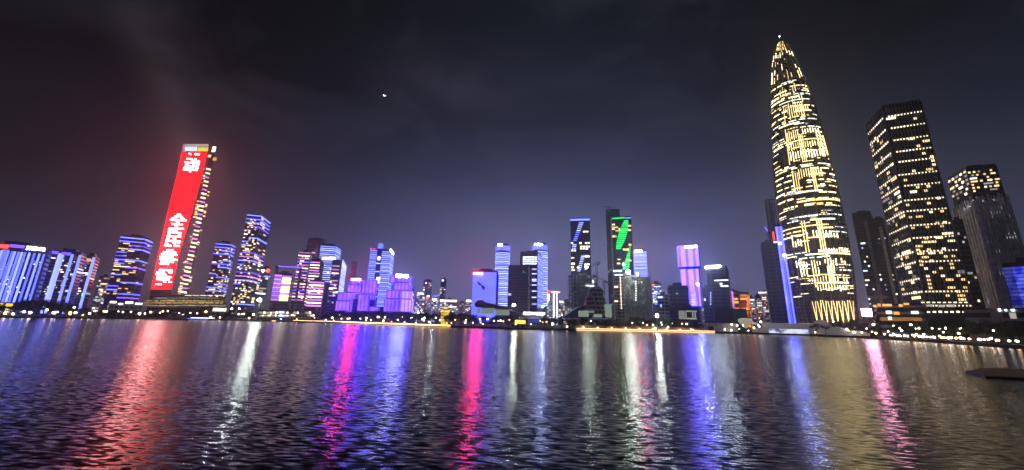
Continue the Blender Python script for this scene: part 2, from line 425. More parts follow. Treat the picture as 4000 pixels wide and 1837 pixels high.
def PX(f, y):
    """a pixel on the face's centre line near image row y"""
    c = (f.p0 + f.p1) / 2; a = project((c.x, c.y, 0)); b_ = project((c.x, c.y, f.H))
    t_ = (y - a[1]) / (b_[1] - a[1]); return a[0] + (b_[0] - a[0]) * t_, y
def vstrips(o, f, us, z0f, z1f, mt, w_=1.5, name='light_strip'):
    its = [lambda mb, u=u: f.panel(mb, f.L * u - w_ / 2, f.L * u + w_ / 2, o.H * z0f, o.H * z1f, .1, .5) for u in us]
    parts(o.e, name, its, mt)
def windows(o, f, y0, y1, rows, cols, p_, mts, a=0.03, b_=.97, h=.5, w_=.8, capn=95, run=.35, name='window'):
    zt = f.uz(*PX(f, y0))[1]; zb = f.uz(*PX(f, y1))[1]; its = {}
    rh = (zt - zb) / rows; cw_ = f.L * (b_ - a) / cols
    for r in range(rows):
        c = 0
        while c < cols:
            if random.random() < p_:
                ln = 1
                while random.random() < run and c + ln < cols: ln += 1
                u = f.L * a + c * cw_; z = zb + r * rh
                mt = random.choice(mts)
                its.setdefault(mt, []).append(lambda mb, u=u, z=z, ln=ln: f.panel(mb, u, u + cw_ * (ln - 1 + w_), z, z + rh * h, .05, .3))
                c += ln
            c += 1
    tot = sum(len(v) for v in its.values())
    for mt, l in its.items(): random.shuffle(l); parts(o.e, name, l, W[mt], max(3, int(capn * len(l) / max(1, tot))))
def rects(o, f, rs, mt, name='window', off=.1, t_=.4, capn=95):
    its = []
    for r in rs:
        u0, u1, z0, z1 = f.rect(*r)
        its.append(lambda mb, q=(u0, u1, z0, z1): f.panel(mb, *q, off, t_))
    parts(o.e, name, its, mt, capn)
def lettering(o, f, x0, y0, x1, y1, mt, n_=5, name='sign', seed=1, off=.8, backing=None):
    """a lit roof sign whose characters have run together with distance: blocky strokes of uneven height on a rail"""
    rnd = random.Random(seed); u0, u1, z0, z1 = f.rect(x0, y0, x1, y1); mb = MB(); w_ = (u1 - u0) / n_; h = z1 - z0
    for i in range(n_):
        a = u0 + i * w_; top = z1 - h * rnd.uniform(0, .12); bot = z0 + h * rnd.uniform(0, .16)
        f.panel(mb, a, a + w_ * .36, bot, top, off, .8)
        f.panel(mb, a + w_ * .361, a + w_ * .86, bot + h * .12, bot + h * .38, off, .8)
        f.panel(mb, a + w_ * .361, a + w_ * rnd.uniform(.7, .86), top - h * .32, top, off, .8)
        if rnd.random() < .6: f.panel(mb, a + w_ * .60, a + w_ * .861, bot + h * .381, top - h * .321, off, .8)
    s_ = mb.build(name, W[mt], o.e)
    mb = MB(); f.panel(mb, u0, u1, z0 - h * .12, z0 - h * .02, off, .4)
    for i in range(4): a = u0 + (u1 - u0) * (i + .3) / 4; f.panel(mb, a, a + .4, z0 - h * .12, z1, off - .5, .3)
    mb.build('sign_frame', M['black'], s_)
    return s_

# --- far left: slab with vertical blue tubes
o = tower('wide slab block striped with vertical blue light tubes at the left edge', -70, 952, 182, 976, 560, 12, m_='glass', depth=24, cat='apartment block', name='apartment_block')
vstrips(o, o.F, [.22, .27, .32, .37, .42, .48, .52, .58, .63, .68, .75, .83, .91, .985], .05, .93, [W['ice'], W['blue'], W['ice'], W['blue']], 1.3)
rects(o, o.F, [(-60, 953, 36, 968)], W['red'], 'red_roof_band', .6)
rects(o, o.F, [(38, 957, 98, 969)], W['violet'], 'violet_roof_band', .6)
lettering(o, o.F, 104, 965, 180, 981, 'signs', 7, seed=4)
windows(o, o.F, 1000, 1150, 16, 26, .13, ['white', 'ice', 'cream', 'dim'], .22, .98, .4, .8)
rects(o, o.F, [(0, 975, 26, 1040), (0, 1045, 14, 1090)], L['blue'], 'led_panel', .1)
o = tower('brown apartment tower with paired vertical blue tubes and violet crown', 201, 981, 316, 996, 600, 12, m_='brown', depth=26, cat='apartment tower', name='apartment_tower')
vstrips(o, o.F, [.30, .40, .72, .985], .04, .985, W['ice'], 1.9)
rects(o, o.F, [(202, 981, 228, 993), (242, 986, 279, 997)], W['violet'], 'violet_roof_band', .6)
windows(o, o.F, 1005, 1160, 18, 14, .16, ['dim', 'dim', 'cream', 'gold'], .02, .96, .4, .7)
o = tower('narrow brown apartment tower with one diagonal-looking blue tube up its face', 328, 1003, 370, 1006, 640, 10, side=(391, 1012), m_='brown', cat='apartment tower', name='apartment_tower')
vstrips(o, o.F, [.95], .04, 1, W['ice'], 2.2)
windows(o, o.F, 1010, 1150, 14, 5, .2, ['dim', 'gold', 'cream'], .05, .85, .4, .7)
rects(o, o.F, [(333, 1010, 355, 1022)], W['amber'], 'window')
rects(o, o.F, [(319, 1146, 325, 1158)], W['greenlamp'], 'green_light', .8)
o = tower('small dim flats between the brown towers and the amber windowed tower', 388, 1083, 428, 1086, 820, 5, m_='far', cat='flats', name='flats')
windows(o, o.F, 1090, 1180, 8, 4, .3, ['gold', 'dim', 'cream'], .05, .95)

def striped(label, xl, yl, xr, yr, rng, side, ybot, nrow, mts, wm, yaw=18, m_='glass', skip=.2, pw=.28, h=1.15, cols=7):
    o = tower(label, xl, yl, xr, yr, rng, yaw, side=side, m_=m_, cat='apartment tower', name='apartment_tower')
    its = []; f, s_ = o.F, o.S
    zt = o.H - 1.0; zb = f.uz(*PX(f, ybot))[1]
    rt = (s_ is o.Rt)
    for i in range(nrow):
        z = zt + (zb - zt) * i / (nrow - 1)
        r = random.random()
        if i > 1 and random.random() < skip: continue
        a, b_ = (0, .42) if r < .3 and i > 1 else (.48, 1) if r < .65 and i > 1 else (0, 1)
        def fn(mb, z=z, a=a, b_=b_):
            f.panel(mb, f.L * a, f.L * b_, z, z + h, .3, 1.0)
            if b_ == 1 and rt: s_.panel(mb, 0, s_.L * .9, z, z + h, .3, 1.0)
        its.append(fn)
    parts(o.e, 'light_strip', its, mts)
    zr = (zt - zb) / (nrow - 1)
    windows(o, f, yl + 14, ybot, nrow * 2 - 2, cols, pw, wm, .02, .98, .6, .95, run=.25)
    if rt: windows(o, s_, yl + 14, ybot, nrow * 2 - 2, 4, pw * .5, wm, .05, .95, .6, .9, run=.2)
    return o
o = striped('dark tower with blue strips and amber windows just left of the red screen tower', 472, 928, 566, 932, 620, (596, 946), 1165, 17, [W['ice'], W['blue'], W['violet']], ['gold', 'amber', 'warm'], pw=.16)
o = striped('dark tower with blue strips just right of the red screen tower', 843, 953, 902, 955, 640, (918, 966), 1165, 17, [W['ice'], W['blue']], ['gold', 'warm', 'cream', 'amber'], pw=.25)
o = striped('tall dark tower crowned by two blue strips full of amber windows', 966, 842, 1020, 842, 660, (1060, 858), 1190, 24, [W['ice'], W['blue'], W['ice'], W['violet'], W['pink']], ['gold', 'cream', 'warm', 'gold'], pw=.34)

# --- the red screen tower
RT = 900.0
e0 = at(690, 1160, RT); base_c = Vector((e0.x, e0.y, 0))
rt_e = thing('screen_tower', (e0.x, e0.y, 0), 'leaning-looking tower whose whole front is a red screen with white characters', 'tower')
am = math.atan2(e0.x, e0.y); rn = Vector((-math.sin(am), -math.cos(am), 0)); rd = Vector((math.cos(am), -math.sin(am), 0))
def rp(x, y, off=0.):
    d = ray(x, y); t_ = (base_c + rn * off - CAM).dot(rn) / d.dot(rn); return CAM + d * t_
ladL = [(588, 1150), (590, 1130), (617, 1000), (655, 830), (690, 690), (716, 562)]
ladR = [(668, 1165), (672, 1130), (700, 1000), (752, 830), (790, 690), (815, 566)]
rings = []
for (a, b_) in zip(ladL, ladR):
    A = rp(*a); B = rp(*b_); B.z = A.z; rings.append([A, B, B - rn * 38, A - rn * 38])
for q in rings[0]: q.z = 0
mb = MB(); mb.loft(rings); mb.build('wall', M['glass'], rt_e)
mb = MB(); pr = []
for (a, b_) in list(zip(ladL, ladR))[1:]:
    if a[1] == 562: a, b_ = (709, 594), (811, 596)
    pr.append([rp(a[0] + 1, a[1], .3), rp(b_[0] - 2, b_[1], .3)])
mb.loft([[A, B, B + rn * .6, A + rn * .6] for A, B in pr]); scr = mb.build('led_screen', L['red'], rt_e)
mb = MB(); mb.loft([[rp(x0, y, .3), rp(x1, y, .3), rp(x1, y, .8), rp(x0, y, .8)] for x0, x1, y in ((712, 813, 592), (717, 815, 563))]); mb.build('crown_screen', W['dim'], rt_e)
mb = MB(); mb.loft([[rp(x0, y, 1), rp(x1, y, 1), rp(x1, y, 1.5), rp(x0, y, 1.5)] for x0, x1, y in ((772, 812, 592), (774, 814, 577))]); mb.build('yellow_crown_panel', W['goldp'], rt_e)
mb = MB(); mb.loft([[rp(x0, y, 1), rp(x1, y, 1), rp(x1, y, 1.5), rp(x0, y, 1.5)] for x0, x1, y in ((722, 770, 590), (722, 770, 574))]); mb.build('white_crown_panel', W['stair'], rt_e)
mb = MB(); mb.loft([[rp(x0, y, 1), rp(x1, y, 1), rp(x1, y, 1.5), rp(x0, y, 1.5)] for x0, x1, y in ((724, 814, 571), (726, 815, 564))]); mb.build('cream_crown_panel', emit('cream_crown_light', (.62, .6, .36), 1.0), rt_e)
G1 = [(455,360,515,370,30),(590,370,710,375,30)]
G2 = [(400,478,545,482,30),(580,490,640,492,28),(515,530,715,535,30),(355,560,540,570,26),(550,572,610,580,26),(640,578,710,582,26),(390,605,450,608,26),(540,612,600,615,28),(630,615,700,620,28),(365,640,500,650,30),(525,650,590,655,28),(610,655,685,660,28),(330,685,500,692,30),(515,690,575,695,28),(610,695,680,698,26),(325,725,545,735,32),(560,738,660,742,32),(465,775,515,778,24)]
G3 = [(465,118,575,125,34),(400,165,520,172,32),(530,170,610,178,32),(335,210,470,215,32),(560,218,655,225,32),(285,258,720,272,42),(440,308,525,318,28),(320,365,620,375,40),(405,415,495,420,24),(255,475,645,482,36)]
G4 = [(235,525,475,530,30),(225,580,590,590,28),(225,628,300,634,26),(500,635,580,642,26),(205,680,575,692,40),(190,738,270,745,32),(360,742,445,750,32),(170,795,570,812,42),(160,855,245,862,30),(360,860,445,868,30),(480,862,535,868,18),(135,912,330,920,36),(385,922,540,932,38)]
G5 = [(400,95,550,105,26),(320,148,610,158,38),(275,192,635,205,34),(240,245,300,250,22),(320,245,550,255,34),(245,298,530,305,36),(540,305,640,315,34),(275,352,560,360,34),(235,398,450,405,26)]
G6 = [(230,532,535,542,36),(170,582,280,586,32),(300,588,360,590,30),(440,590,525,594,30),(160,630,400,640,32),(175,685,515,692,32),(170,738,470,745,32),(320,795,390,800,26),(440,800,515,804,24),(150,845,290,850,28)]
for G, ox, oy, sc_ in ((G1, 660, 540, 5.915), (G2, 660, 540, 5.915), (G3, 620, 820, 6.57), (G4, 620, 820, 6.57), (G5, 580, 960, 5.63), (G6, 580, 960, 5.63)):
    mb = MB()
    for x0, y0, x1, y1, th in G:
        xa, xb = ox + x0 / sc_, ox + x1 / sc_; ya, yb = oy + y0 / sc_, oy + y1 / sc_; h = th / sc_ / 2 * .92
        c_ = [rp(xa + 1.2, ya + h, 1.3), rp(xb, yb + h, 1.3), rp(xb - 1.2, yb - h, 1.3), rp(xa, ya - h, 1.3)]
        mb.loft([c_, [q + rn * .5 for q in c_]])
    mb.build('led_character', W['glyph'], scr)
mb = MB(); mb.loft([[rp(x, y, .2), rp(x + 2.2, y, .2), rp(x + 2.2, y, 1.2), rp(x, y, 1.2)] for x, y in [(588, 1130), (616, 1000), (654, 830), (689, 690), (715, 562)]]); mb.build('edge_light', emit('red_edge_light', (.9, .05, .08), 1.2), rt_e)
# detached service core with lit landings
cl_ = [(712, 1160), (735, 1040), (772, 880), (806, 700), (832, 570)]
rings = []
for i, (x, y) in enumerate(cl_):
    w0 = 44 - i * 5
    A = rp(x - w0 * .25, y, -14); B = rp(x + w0 * .55, y, -14); B.z = A.z; rings.append([A, B, B - rn * 22, A - rn * 22])
for q in rings[0]: q.z = 0
mb = MB(); mb.loft(rings); mb.build('service_core', M['glass'], rt_e)
def core_x(y):
    for (x0, y0), (x1, y1) in zip(cl_, cl_[1:]):
        if y1 <= y <= y0: return x0 + (x1 - x0) * (y - y0) / (y1 - y0)
    return cl_[0][0]
its = []; y = 664
while y < 1150:
    x = core_x(y) + 1; w_ = 17 + (y - 660) * .018
    def fn(mb, x=x, y=y, w_=w_):
        A, B = rp(x - w_ / 2, y - 1.5, -12), rp(x + w_ / 2, y + 2.8, -12); t_ = Vector((0, 0, 2.9))
        mb.box(A, B - A, rn * 1.5, t_)
    its.append(fn); y += 16
parts(rt_e, 'lit_landing', its, [W['cream'], W['cream'], W['pink']])
its = []
for k_ in range(62):
    y = random.choice([random.uniform(800, 850), random.uniform(1080, 1150), random.uniform(620, 1140)]); sgn = random.choice((-1, -1, 1))
    x = core_x(y) + (random.uniform(14, 24) * sgn if sgn < 0 else 14); 
    its.append(lambda mb, x=x, y=y: mb.box(rp(x, y, -12), rd * 3.5, rn * 1.2, Vector((0, 0, 1.6))))
parts(rt_e, 'window', its, [W['gold'], W['amber'], W['cream']])
rects_ = [(826, 580, 840, 594, 'cream'), (811, 609, 823, 615, 'gold'), (830, 620, 845, 628, 'amber')]
for x0, y0, x1, y1, mt in rects_:
    A = rp(x0, y1, 0.2 if x0 < 826 else -12); mb = MB(); mb.box(A, rp(x1, y1, -12) - rp(x0, y1, -12), rn * 1.5, Vector((0, 0, (y1 - y0) * .8))); mb.build('crown_lamp', W[mt], rt_e)
its = []
for y in [(y_) for y_ in range(730, 1150, 26)]:
    xr_ = [x for x, yy in [(0, 0)]]
    a = Vector(rp(0, y, 0))
    for (x0, y0), (x1, y1) in zip(ladR, ladR[1:]):
        if y1 <= y <= y0: xe = x0 + (x1 - x0) * (y - y0) / (y1 - y0)
    its.append(lambda mb, xe=xe, y=y: mb.tube(rp(xe - 1, y, -8), rp(core_x(y) - 6, y + 10, -20), .7))
parts(rt_e, 'brace', its, M['steel'])

# --- podium of the red tower and park buildings on the left
def lowblock(label, x0, x1, ytop, rng, mt, depth=20, name='pavilion', cat='pavilion', yaw=0, **kw):
    rng = max(rng, shore_range((x0 + x1) / 2) + 16)
    return tower(label, x0, ytop, x1, ytop, rng, yaw, depth=depth, m_=mt, name=name, cat=cat, cap=False, **kw)
o = lowblock('long low podium with gold lit storeys under the red screen tower', 585, 872, 1156, 560, 'greyw', 30, 'podium', 'podium')
for y0, y1, x0, x1, mt in ((1152, 1156, 722, 870, 'gold'), (1163, 1166, 600, 860, 'dim'), (1172, 1178, 570, 870, 'podium'), (1180, 1186, 560, 870, 'podium'), (1191, 1196, 540, 880, 'podium')):
    r = random.Random(y0); x = x0
    rs = []
    while x < x1: w_ = r.uniform(10, 38); rs.append((x, y0 + r.uniform(0, 2), min(x1, x + w_), y1)); x += w_ + r.uniform(1, 6)
    rects(o, o.F, rs, W[mt], 'window')
o = lowblock('small pale dome hall lit white beside the gold podium', 828, 888, 1206, 330, 'greyw', 14, 'hall', 'hall')
rects(o, o.F, [(832, 1204, 884, 1216)], W['cream'], 'window')
o = lowblock('low clubhouse with white lit windows below the amber windowed tower', 425, 560, 1180, 480, 'greyw', 14, 'clubhouse', 'clubhouse')
rects(o, o.F, [(430, 1177, 455, 1184), (462, 1185, 480, 1191), (490, 1178, 520, 1186), (528, 1184, 556, 1190)], W['white'], 'window')
o = lowblock('low lit boathouse at the left edge beneath the blue striped slab', -60, 62, 1180, 320, 'greyw', 14, 'boathouse', 'boathouse')
rects(o, o.F, [(-20, 1184, 12, 1196), (22, 1186, 50, 1198)], W['goldp'], 'window'); rects(o, o.F, [(-10, 1208, 6, 1218), (20, 1206, 50, 1220), (75, 1212, 100, 1218)], W['cream'], 'window')

# --- pink striped cluster
o = tower('slim tower with a red roof light behind the white floodlight', 1022, 1050, 1056, 1052, 760, 0, m_='greyw', depth=20, cat='tower')
rects(o, o.F, [(1040, 1051, 1054, 1064)], W['red'], 'roof_light'); windows(o, o.F, 1080, 1160, 8, 3, .35, ['white', 'dim', 'dim'])
rects(o, o.F, [(1030, 1079, 1056, 1082)], W['ice'], 'light_strip')
o = tower('broad block with a violet roof frame over pink strips and amber windows', 1074, 1072, 1142, 1072, 560, 6, m_='glass', depth=30, side=(1178, 1070), name='apartment_block', cat='apartment block')
mb = MB(); f = o.F; u0, u1, z0, z1 = f.rect(1073, 1041, 1180, 1047); f.panel(mb, u0, u1, z0, z1, -4, 4)
u0b, u1b, z0b, z1b = f.rect(1073, 1041, 1086, 1075); f.panel(mb, u0b, u1b, 0, z0 - .05, -4, 1); f.panel(mb, u1 - 3, u1, 0, z0 - .05, -4, 1); mb.build('roof_frame', M['greyw'], o.e)
rects(o, f, [(1087, 1042, 1180, 1046)], W['violet'], 'light_strip', .2)
strips(o, 1078, 1172, 13, [(o.F, 0, .42)], [W['pink'], W['violet']], 2.0)
strips(o, 1081, 1172, 12, [(o.F, .46, .98)], [W['pink'], W['cream'], W['gold'], W['cream']], 2.4, name='balcony_light')
windows(o, o.F, 1078, 1172, 12, 5, .28, ['gold', 'cream', 'pink'], .40, .98, .5, .9)
o = tower('tall pink striped tower with two wings in front of the brick tower', 1167, 990, 1212, 990, 590, 8, m_='glass', depth=26, name='apartment_tower', cat='apartment tower')
strips(o, 988, 1185, 17, [(o.F, 0, 1)], [W['pink'], W['cream'], W['pink'], W['violet']], 1.4, skip=.15)
windows(o, o.F, 1000, 1190, 17, 5, .4, ['pink', 'cream', 'gold', 'dim'], h=.4)
o2 = tower('pink striped wing tower stepping down beside the tall pink striped one', 1214, 1022, 1258, 1022, 570, 8, m_='glass', depth=26, name='apartment_tower', cat='apartment tower')
strips(o2, 1026, 1190, 16, [(o2.F, 0, .85)], [W['pink'], W['cream'], W['cream'], W['pink']], 1.4, skip=.1)
windows(o2, o2.F, 1030, 1195, 16, 5, .4, ['pink', 'white', 'gold'], h=.4)
rects(o2, o2.F, [(1218, 985, 1232, 991)], W['pink'], 'light_strip')
o3 = tower('low pink striped tower nearest the lake with rounded balconies', 1208, 1100, 1268, 1100, 540, 4, m_='glass', depth=22, name='apartment_tower', cat='apartment tower')
strips(o3, 1104, 1195, 9, [(o3.F, .02, .98)], [W['pink'], W['cream']], 2.0)
windows(o3, o3.F, 1106, 1195, 9, 6, .35, ['pink', 'white', 'cream'], h=.4)
o = tower('faded brick coloured twin tower rising behind the pink striped ones', 1203, 938, 1278, 934, 980, 0, m_='pinkw', depth=30)
o = tower('office tower banded in thin pale blue strips with one bright white floor', 1254, 960, 1312, 960, 720, 16, side=(1331, 972), m_='navy', cat='office tower', name='office_tower')
strips(o, 964, 1100, 19, [(o.F, 0, 1), (o.S, 0, 1)], [W['ice'], W['stair'], W['stair']], 1.3)
rects(o, o.F, [(1259, 1005, 1284, 1014), (1286, 1005, 1313, 1015)], W['cream'], 'window', 1.3)
windows(o, o.F, 980, 1100, 18, 6, .1, ['white', 'cream'], h=.5)
o = tower('dark rounded tower with white balcony arcs left of the purple cubes', 1298, 1022, 1336, 1022, 600, 6, side=(1353, 1030), m_='glass', name='apartment_tower', cat='apartment tower')
strips(o, 1030, 1170, 17, [(o.S, 0, 1)], W['stair'], 1.6)
strips(o, 1040, 1185, 11, [(o.F, .1, .8)], [W['dim'], W['pink'], W['cream']], 1.6, skip=.2)
windows(o, o.F, 1040, 1185, 11, 4, .3, ['cream', 'white', 'dim'])
tower('pale slim tower fading into the night sky left of the striped office pair', 1374, 1026, 1396, 1026, 1300, 0, m_='pinkw', depth=20)

# --- purple cubes, left group
def cube(o_, x0, y0, x1, y1, mt, rng, prt='cube', depth=26, glow_col=None, parent=None):
    am_, e_ = az_el((x0 + x1) / 2, (y0 + y1) / 2); C = Vector((math.sin(am_) * rng, math.cos(am_) * rng))
    d = o_.F.d.xy; nb = o_.nb; PL = hit(C, d, az_el(x0, (y0 + y1) / 2)[0]); PR = hit(C, d, az_el(x1, (y0 + y1) / 2)[0])
    dd = ray((x0 + x1) / 2, y1); z0 = CAMH + rng * az_el((x0 + x1) / 2, y1)[1]; z1 = CAMH + rng * az_el((x0 + x1) / 2, y0)[1]
    mb = MB(); mb.prism([PL, PR, PR + nb * depth, PL + nb * depth], z0, z1); c = mb.build(prt, L[mt], o_.e)
    mb = MB()                                                   # dark frame lines round each cube
    f = Face(PL, PR, (PL + PR) / 2 + nb * 10, z1); tk = .55
    for a in (0, f.L - tk): f.panel(mb, a, a + tk, z0, z1, .01, .5)
    f.panel(mb, tk + .01, f.L - tk - .01, z0, z0 + tk, .01, .5); f.panel(mb, tk + .01, f.L - tk - .01, z1 - tk, z1, .01, .5)
    mb.build('frame', M['black'], c)
    return f
o = tower('stacked purple lit cubes with an orange red roof sign', 1380, 1170, 1465, 1170, 545, 4, m_='glass', depth=30, name='cube_building', cat='office building', cap=False)
cube(o, 1310, 1176, 1367, 1216, 'purple', 538); cube(o, 1318, 1142, 1378, 1175, 'purple', 542); 
cube(o, 1358, 1112, 1413, 1143, 'purple', 548); f = cube(o, 1365, 1092, 1413, 1111, 'purple', 552); cube(o, 1414, 1093, 1470, 1148, 'purple', 546)
cube(o, 1397, 1149, 1442, 1216, 'purple', 540); cube(o, 1443, 1152, 1464, 1172, 'purple', 541); cube(o, 1443, 1198, 1480, 1216, 'purple', 538)
lettering(o, f, 1372, 1088, 1412, 1099, 'redsign2', 4, seed=2)
# striped twin slab tower
o = tower('tall office tower of bright blue bands split by a dark core', 1448, 976, 1526, 984, 660, 10, side=(1537, 994), m_='glass', name='office_tower', cat='office tower')
strips(o, 981, 1100, 17, [(o.F, 0, .33)], [W['ice'], W['blue']], 2.0)
strips(o, 984, 1195, 29, [(o.F, .58, 1), (o.S, 0, 1)], [W['ice'], W['blue']], 2.0, name='light_band')
strips(o, 1030, 1160, 5, [(o.F, .335, .575)], [W['stair']], 1.2, name='bridge_light')
rects(o, o.F, [(1475, 1003, 1486, 1017), (1470, 1083, 1486, 1097), (1476, 1098, 1484, 1108)], W['cream'], 'window', .6)
mb = MB(); u0, u1, z0, z1 = o.F.rect(1475, 961, 1491, 975); o.F.panel(mb, u0, u1, o.H + 5.6, z1 + 5, -12, 10); mb.build('roof_box', L['blue'], o.e)
lettering(o, o.S, 1521, 979, 1536, 993, 'signs', 2, seed=8)
rects(o, o.F, [(1447, 970, 1454, 974), (1460, 971, 1465, 974)], W['red'], 'roof_light', .3)
o = tower('stacked purple lit cubes with a bright white roof sign', 1530, 1180, 1600, 1180, 530, 8, m_='glass', depth=22, name='cube_building', cat='office building', cap=False)
cube(o, 1522, 1078, 1546, 1106, 'purple', 541); f = cube(o, 1547, 1076, 1602, 1104, 'purple', 540, depth=22); cube(o, 1536, 1105, 1603, 1134, 'purple', 536, depth=22)
cube(o, 1508, 1135, 1563, 1167, 'purple', 528); cube(o, 1500, 1168, 1561, 1218, 'purple', 526); cube(o, 1564, 1137, 1605, 1168, 'lilac', 530); cube(o, 1562, 1169, 1607, 1219, 'lilac', 528)
lettering(o, f, 1548, 1073, 1596, 1086, 'sign', 6, seed=3)

LM0 = [(0, 900, 'left of the tall amber windowed tower'), (900, 1360, 'right of the pink striped towers'), (1360, 1640, 'right of the white signed purple cubes'), (1640, 1755, 'behind the gold lantern pavilion'), (1755, 1810, 'just right of the gold lantern pavilion'), (1810, 2000, 'left of the blue screen building'), (2000, 2180, 'behind the white twin pylons'), (2180, 2300, 'left of the bare concrete frame'), (2300, 2700, 'left of the dark box building'), (2700, 2800, 'right of the lilac tower'), (2800, 4000, 'right of the orange building')]
# --- small pale flats, skyline middle
flats = [(1603, 1618, 1136, 600, 'greyw'), (1628, 1662, 1150, 820, 'far'), (1664, 1682, 1160, 760, 'far'), (1684, 1712, 1172, 700, 'far'), (1716, 1790, 1178, 780, 'far'), (1792, 1818, 1184, 900, 'far'),
         (1819, 1846, 1178, 860, 'far'), (2128, 2152, 1152, 800, 'far'), (2182, 2206, 1182, 900, 'far'), (2207, 2232, 1190, 940, 'far')]
flab = ['slim grey tower right beside the white signed purple cubes', 'pale flats with a lit crown right of the purple cubes', 'pale flats with a red roof light', 'pale flats under the blue lit crane jib', 'wide pale flats with a golden roofline behind the gold lantern pavilion',
        'dim flats behind the tree beside the gold lantern pavilion', 'small pale flats with a lit crown against the blue screen building', 'flats with a red lamp right of the striped tower', 'dim far flats right of the white twin pylons', 'dim far flats left of the unfinished concrete frame']
for (x0, x1, y, rg, mt), lb in zip(flats, flab):
    o = tower(lb, x0, y, x1, y, rg, 0, m_=mt, depth=24, name='flats', cat='flats')
    if y not in (1136, 1184, 1190): lettering(o, o.F, x0 + 3, y - 7, x1 - 4, y + 3, 'white' if x1 - x0 < 60 else 'cream', 3 if x1 - x0 < 60 else 8, 'crown_light', seed=x0)
    if x0 == 1664: rects(o, o.F, [(1667, 1160, 1675, 1168)], W['red'], 'roof_light', 1.5)
    if x0 == 2128: rects(o, o.F, [(2134, 1136, 2148, 1150)], W['red'], 'roof_light', 1.5); 
    if x0 == 2128: rects(o, o.F, [(2137, 1154, 2141, 1184), (2143, 1154, 2146, 1176)], W['cream'], 'light_strip', 1.5)
    windows(o, o.F, y + 8, 1215, 7, 4, .25, ['dim', 'dim', 'cream'])
for i_, (x0_, x1_, y_) in enumerate(((862, 884, 1188), (1352, 1366, 1180), (1618, 1630, 1168), (1746, 1762, 1168), (1762, 1800, 1190), (1830, 1850, 1194), (2150, 2170, 1188), (2196, 2226, 1176), (2586, 2604, 1186), (2740, 2760, 1196), (2924, 2944, 1182))):
    near_ = next(l for a, b_, l in LM0 if a <= x0_ < b_)
    o = tower('hazy far flats seen in the skyline gap ' + near_, x0_, y_, x1_, y_, 1150, 0, m_='far', depth=24, name='flats', cat='flats')
o = tower('thin dark tower with white window rows above the small pale flats', 1655, 1097, 1688, 1097, 1100, 0, m_='glass', depth=26); windows(o, o.F, 1100, 1135, 4, 5, .6, ['cream', 'amber', 'white'], h=.5)
o = tower('thin dark tower with one lamp on its roof beside the blue lit jib', 1722, 1092, 1744, 1092, 1120, 0, m_='glass', depth=22); windows(o, o.F, 1120, 1160, 6, 3, .3, ['dim', 'cream']); rects(o, o.F, [(1726, 1093, 1733, 1099)], W['white'], 'roof_light', .5)

def crane(label, px, ybase_z, ytop, rng, jib, mt='steel', jl=None):
    """tower crane: mast, jib, counter jib, cab; jib = pixel (x, y) of its tip"""
    top = at(px, ytop, rng); e = thing('tower_crane', (top.x, top.y, ybase_z), label, 'crane')
    mb = MB(); s_ = 1.1
    for dx in (-s_, s_):
        for dy in (-s_, s_): mb.tube((top.x + dx, top.y + dy, ybase_z), (top.x + dx, top.y + dy, top.z), .22, n=4)
    z = ybase_z; i = 0
    while z < top.z - 3: mb.tube((top.x - s_, top.y - s_, z), (top.x + s_, top.y - s_, z + 3), .14, n=4) if i % 2 else mb.tube((top.x + s_, top.y - s_, z), (top.x - s_, top.y - s_, z + 3), .14, n=4); z += 3; i += 1
    mb.build('mast', M[mt], e)
    tip = at(jib[0], jib[1], rng); d = tip - top; mb = MB()
    mb.tube(top, tip, .3, .2, 4); mb.tube(top + Vector((0, 0, 2.5)), tip, .25, .15, 4)
    for i in range(10): a = top + d * (i / 10); mb.tube(a, top + Vector((0, 0, 2.5)) + (tip - top - Vector((0, 0, 2.5))) * ((i + .5) / 10), .12, n=4)
    mb.build('jib', W[jl] if jl else M[mt], e)
    c = top - d.normalized() * min(14, d.length * .35); mb = MB(); mb.tube(top, c, .35, n=4); mb.cbox(c - Vector((0, 0, 2)), 2.5, 2.5, 2.2); mb.build('counterweight', M[mt], e)
    mb = MB(); mb.cbox(top + Vector((2.4, 0, -2.5)), 1.8, 1.8, 2.3); mb.build('cab', M['darkroof'], e)
    return e
crane('crane with a blue lit jib over the small pale flats', 1690, LAND, 1163, 640, (1720, 1152), jl='ice')
crane('crane beside the unfinished concrete frame', 2358, LAND, 1096, 520, (2322, 1082))
crane('crane with a faint jib above the unfinished concrete frame', 2330, 40, 1030, 520, (2300, 1050))
crane('crane with a blue lamp near the pointed gold tower', 2998, 60, 905, 640, (2985, 885), jl='blue')

# --- blue screen building and its neighbours
o = tower('wide building whose front is a blue screen with a red corner sign', 1848, 1062, 1946, 1063, 500, 4, side=(1955, 1070), m_='navy', name='screen_building', cat='office building')
u0, u1, z0, z1 = o.F.rect(1848, 1063, 1945, 1222); mb = MB(); o.F.panel(mb, 0.3, o.F.L - 2.2, 4, o.H - .5, .1, .5); sc_ = mb.build('led_screen', L['blue'], o.e)
lettering(o, o.F, 1851, 1065, 1888, 1075, 'redsign', 4, seed=6)
mb = MB()
for x0, y0, x1, y1, t_ in ((1866, 1102, 1888, 1122, 1.3), (1884, 1120, 1893, 1128, 2.4), (1872, 1106, 1871, 1116, .8), (1889, 1126, 1891, 1134, 1.4)):
    a, z_ = o.F.uz(x0, y0); b_, z2 = o.F.uz(x1, y1); A = o.F.p0 + o.F.d * a + o.F.n * .9 + Vector((0, 0, z_)); B = o.F.p0 + o.F.d * b_ + o.F.n * .9 + Vector((0, 0, z2)); mb.tube(A, B, t_, t_ * .7, 6)
mb.build('dark_emblem', M['black'], sc_)
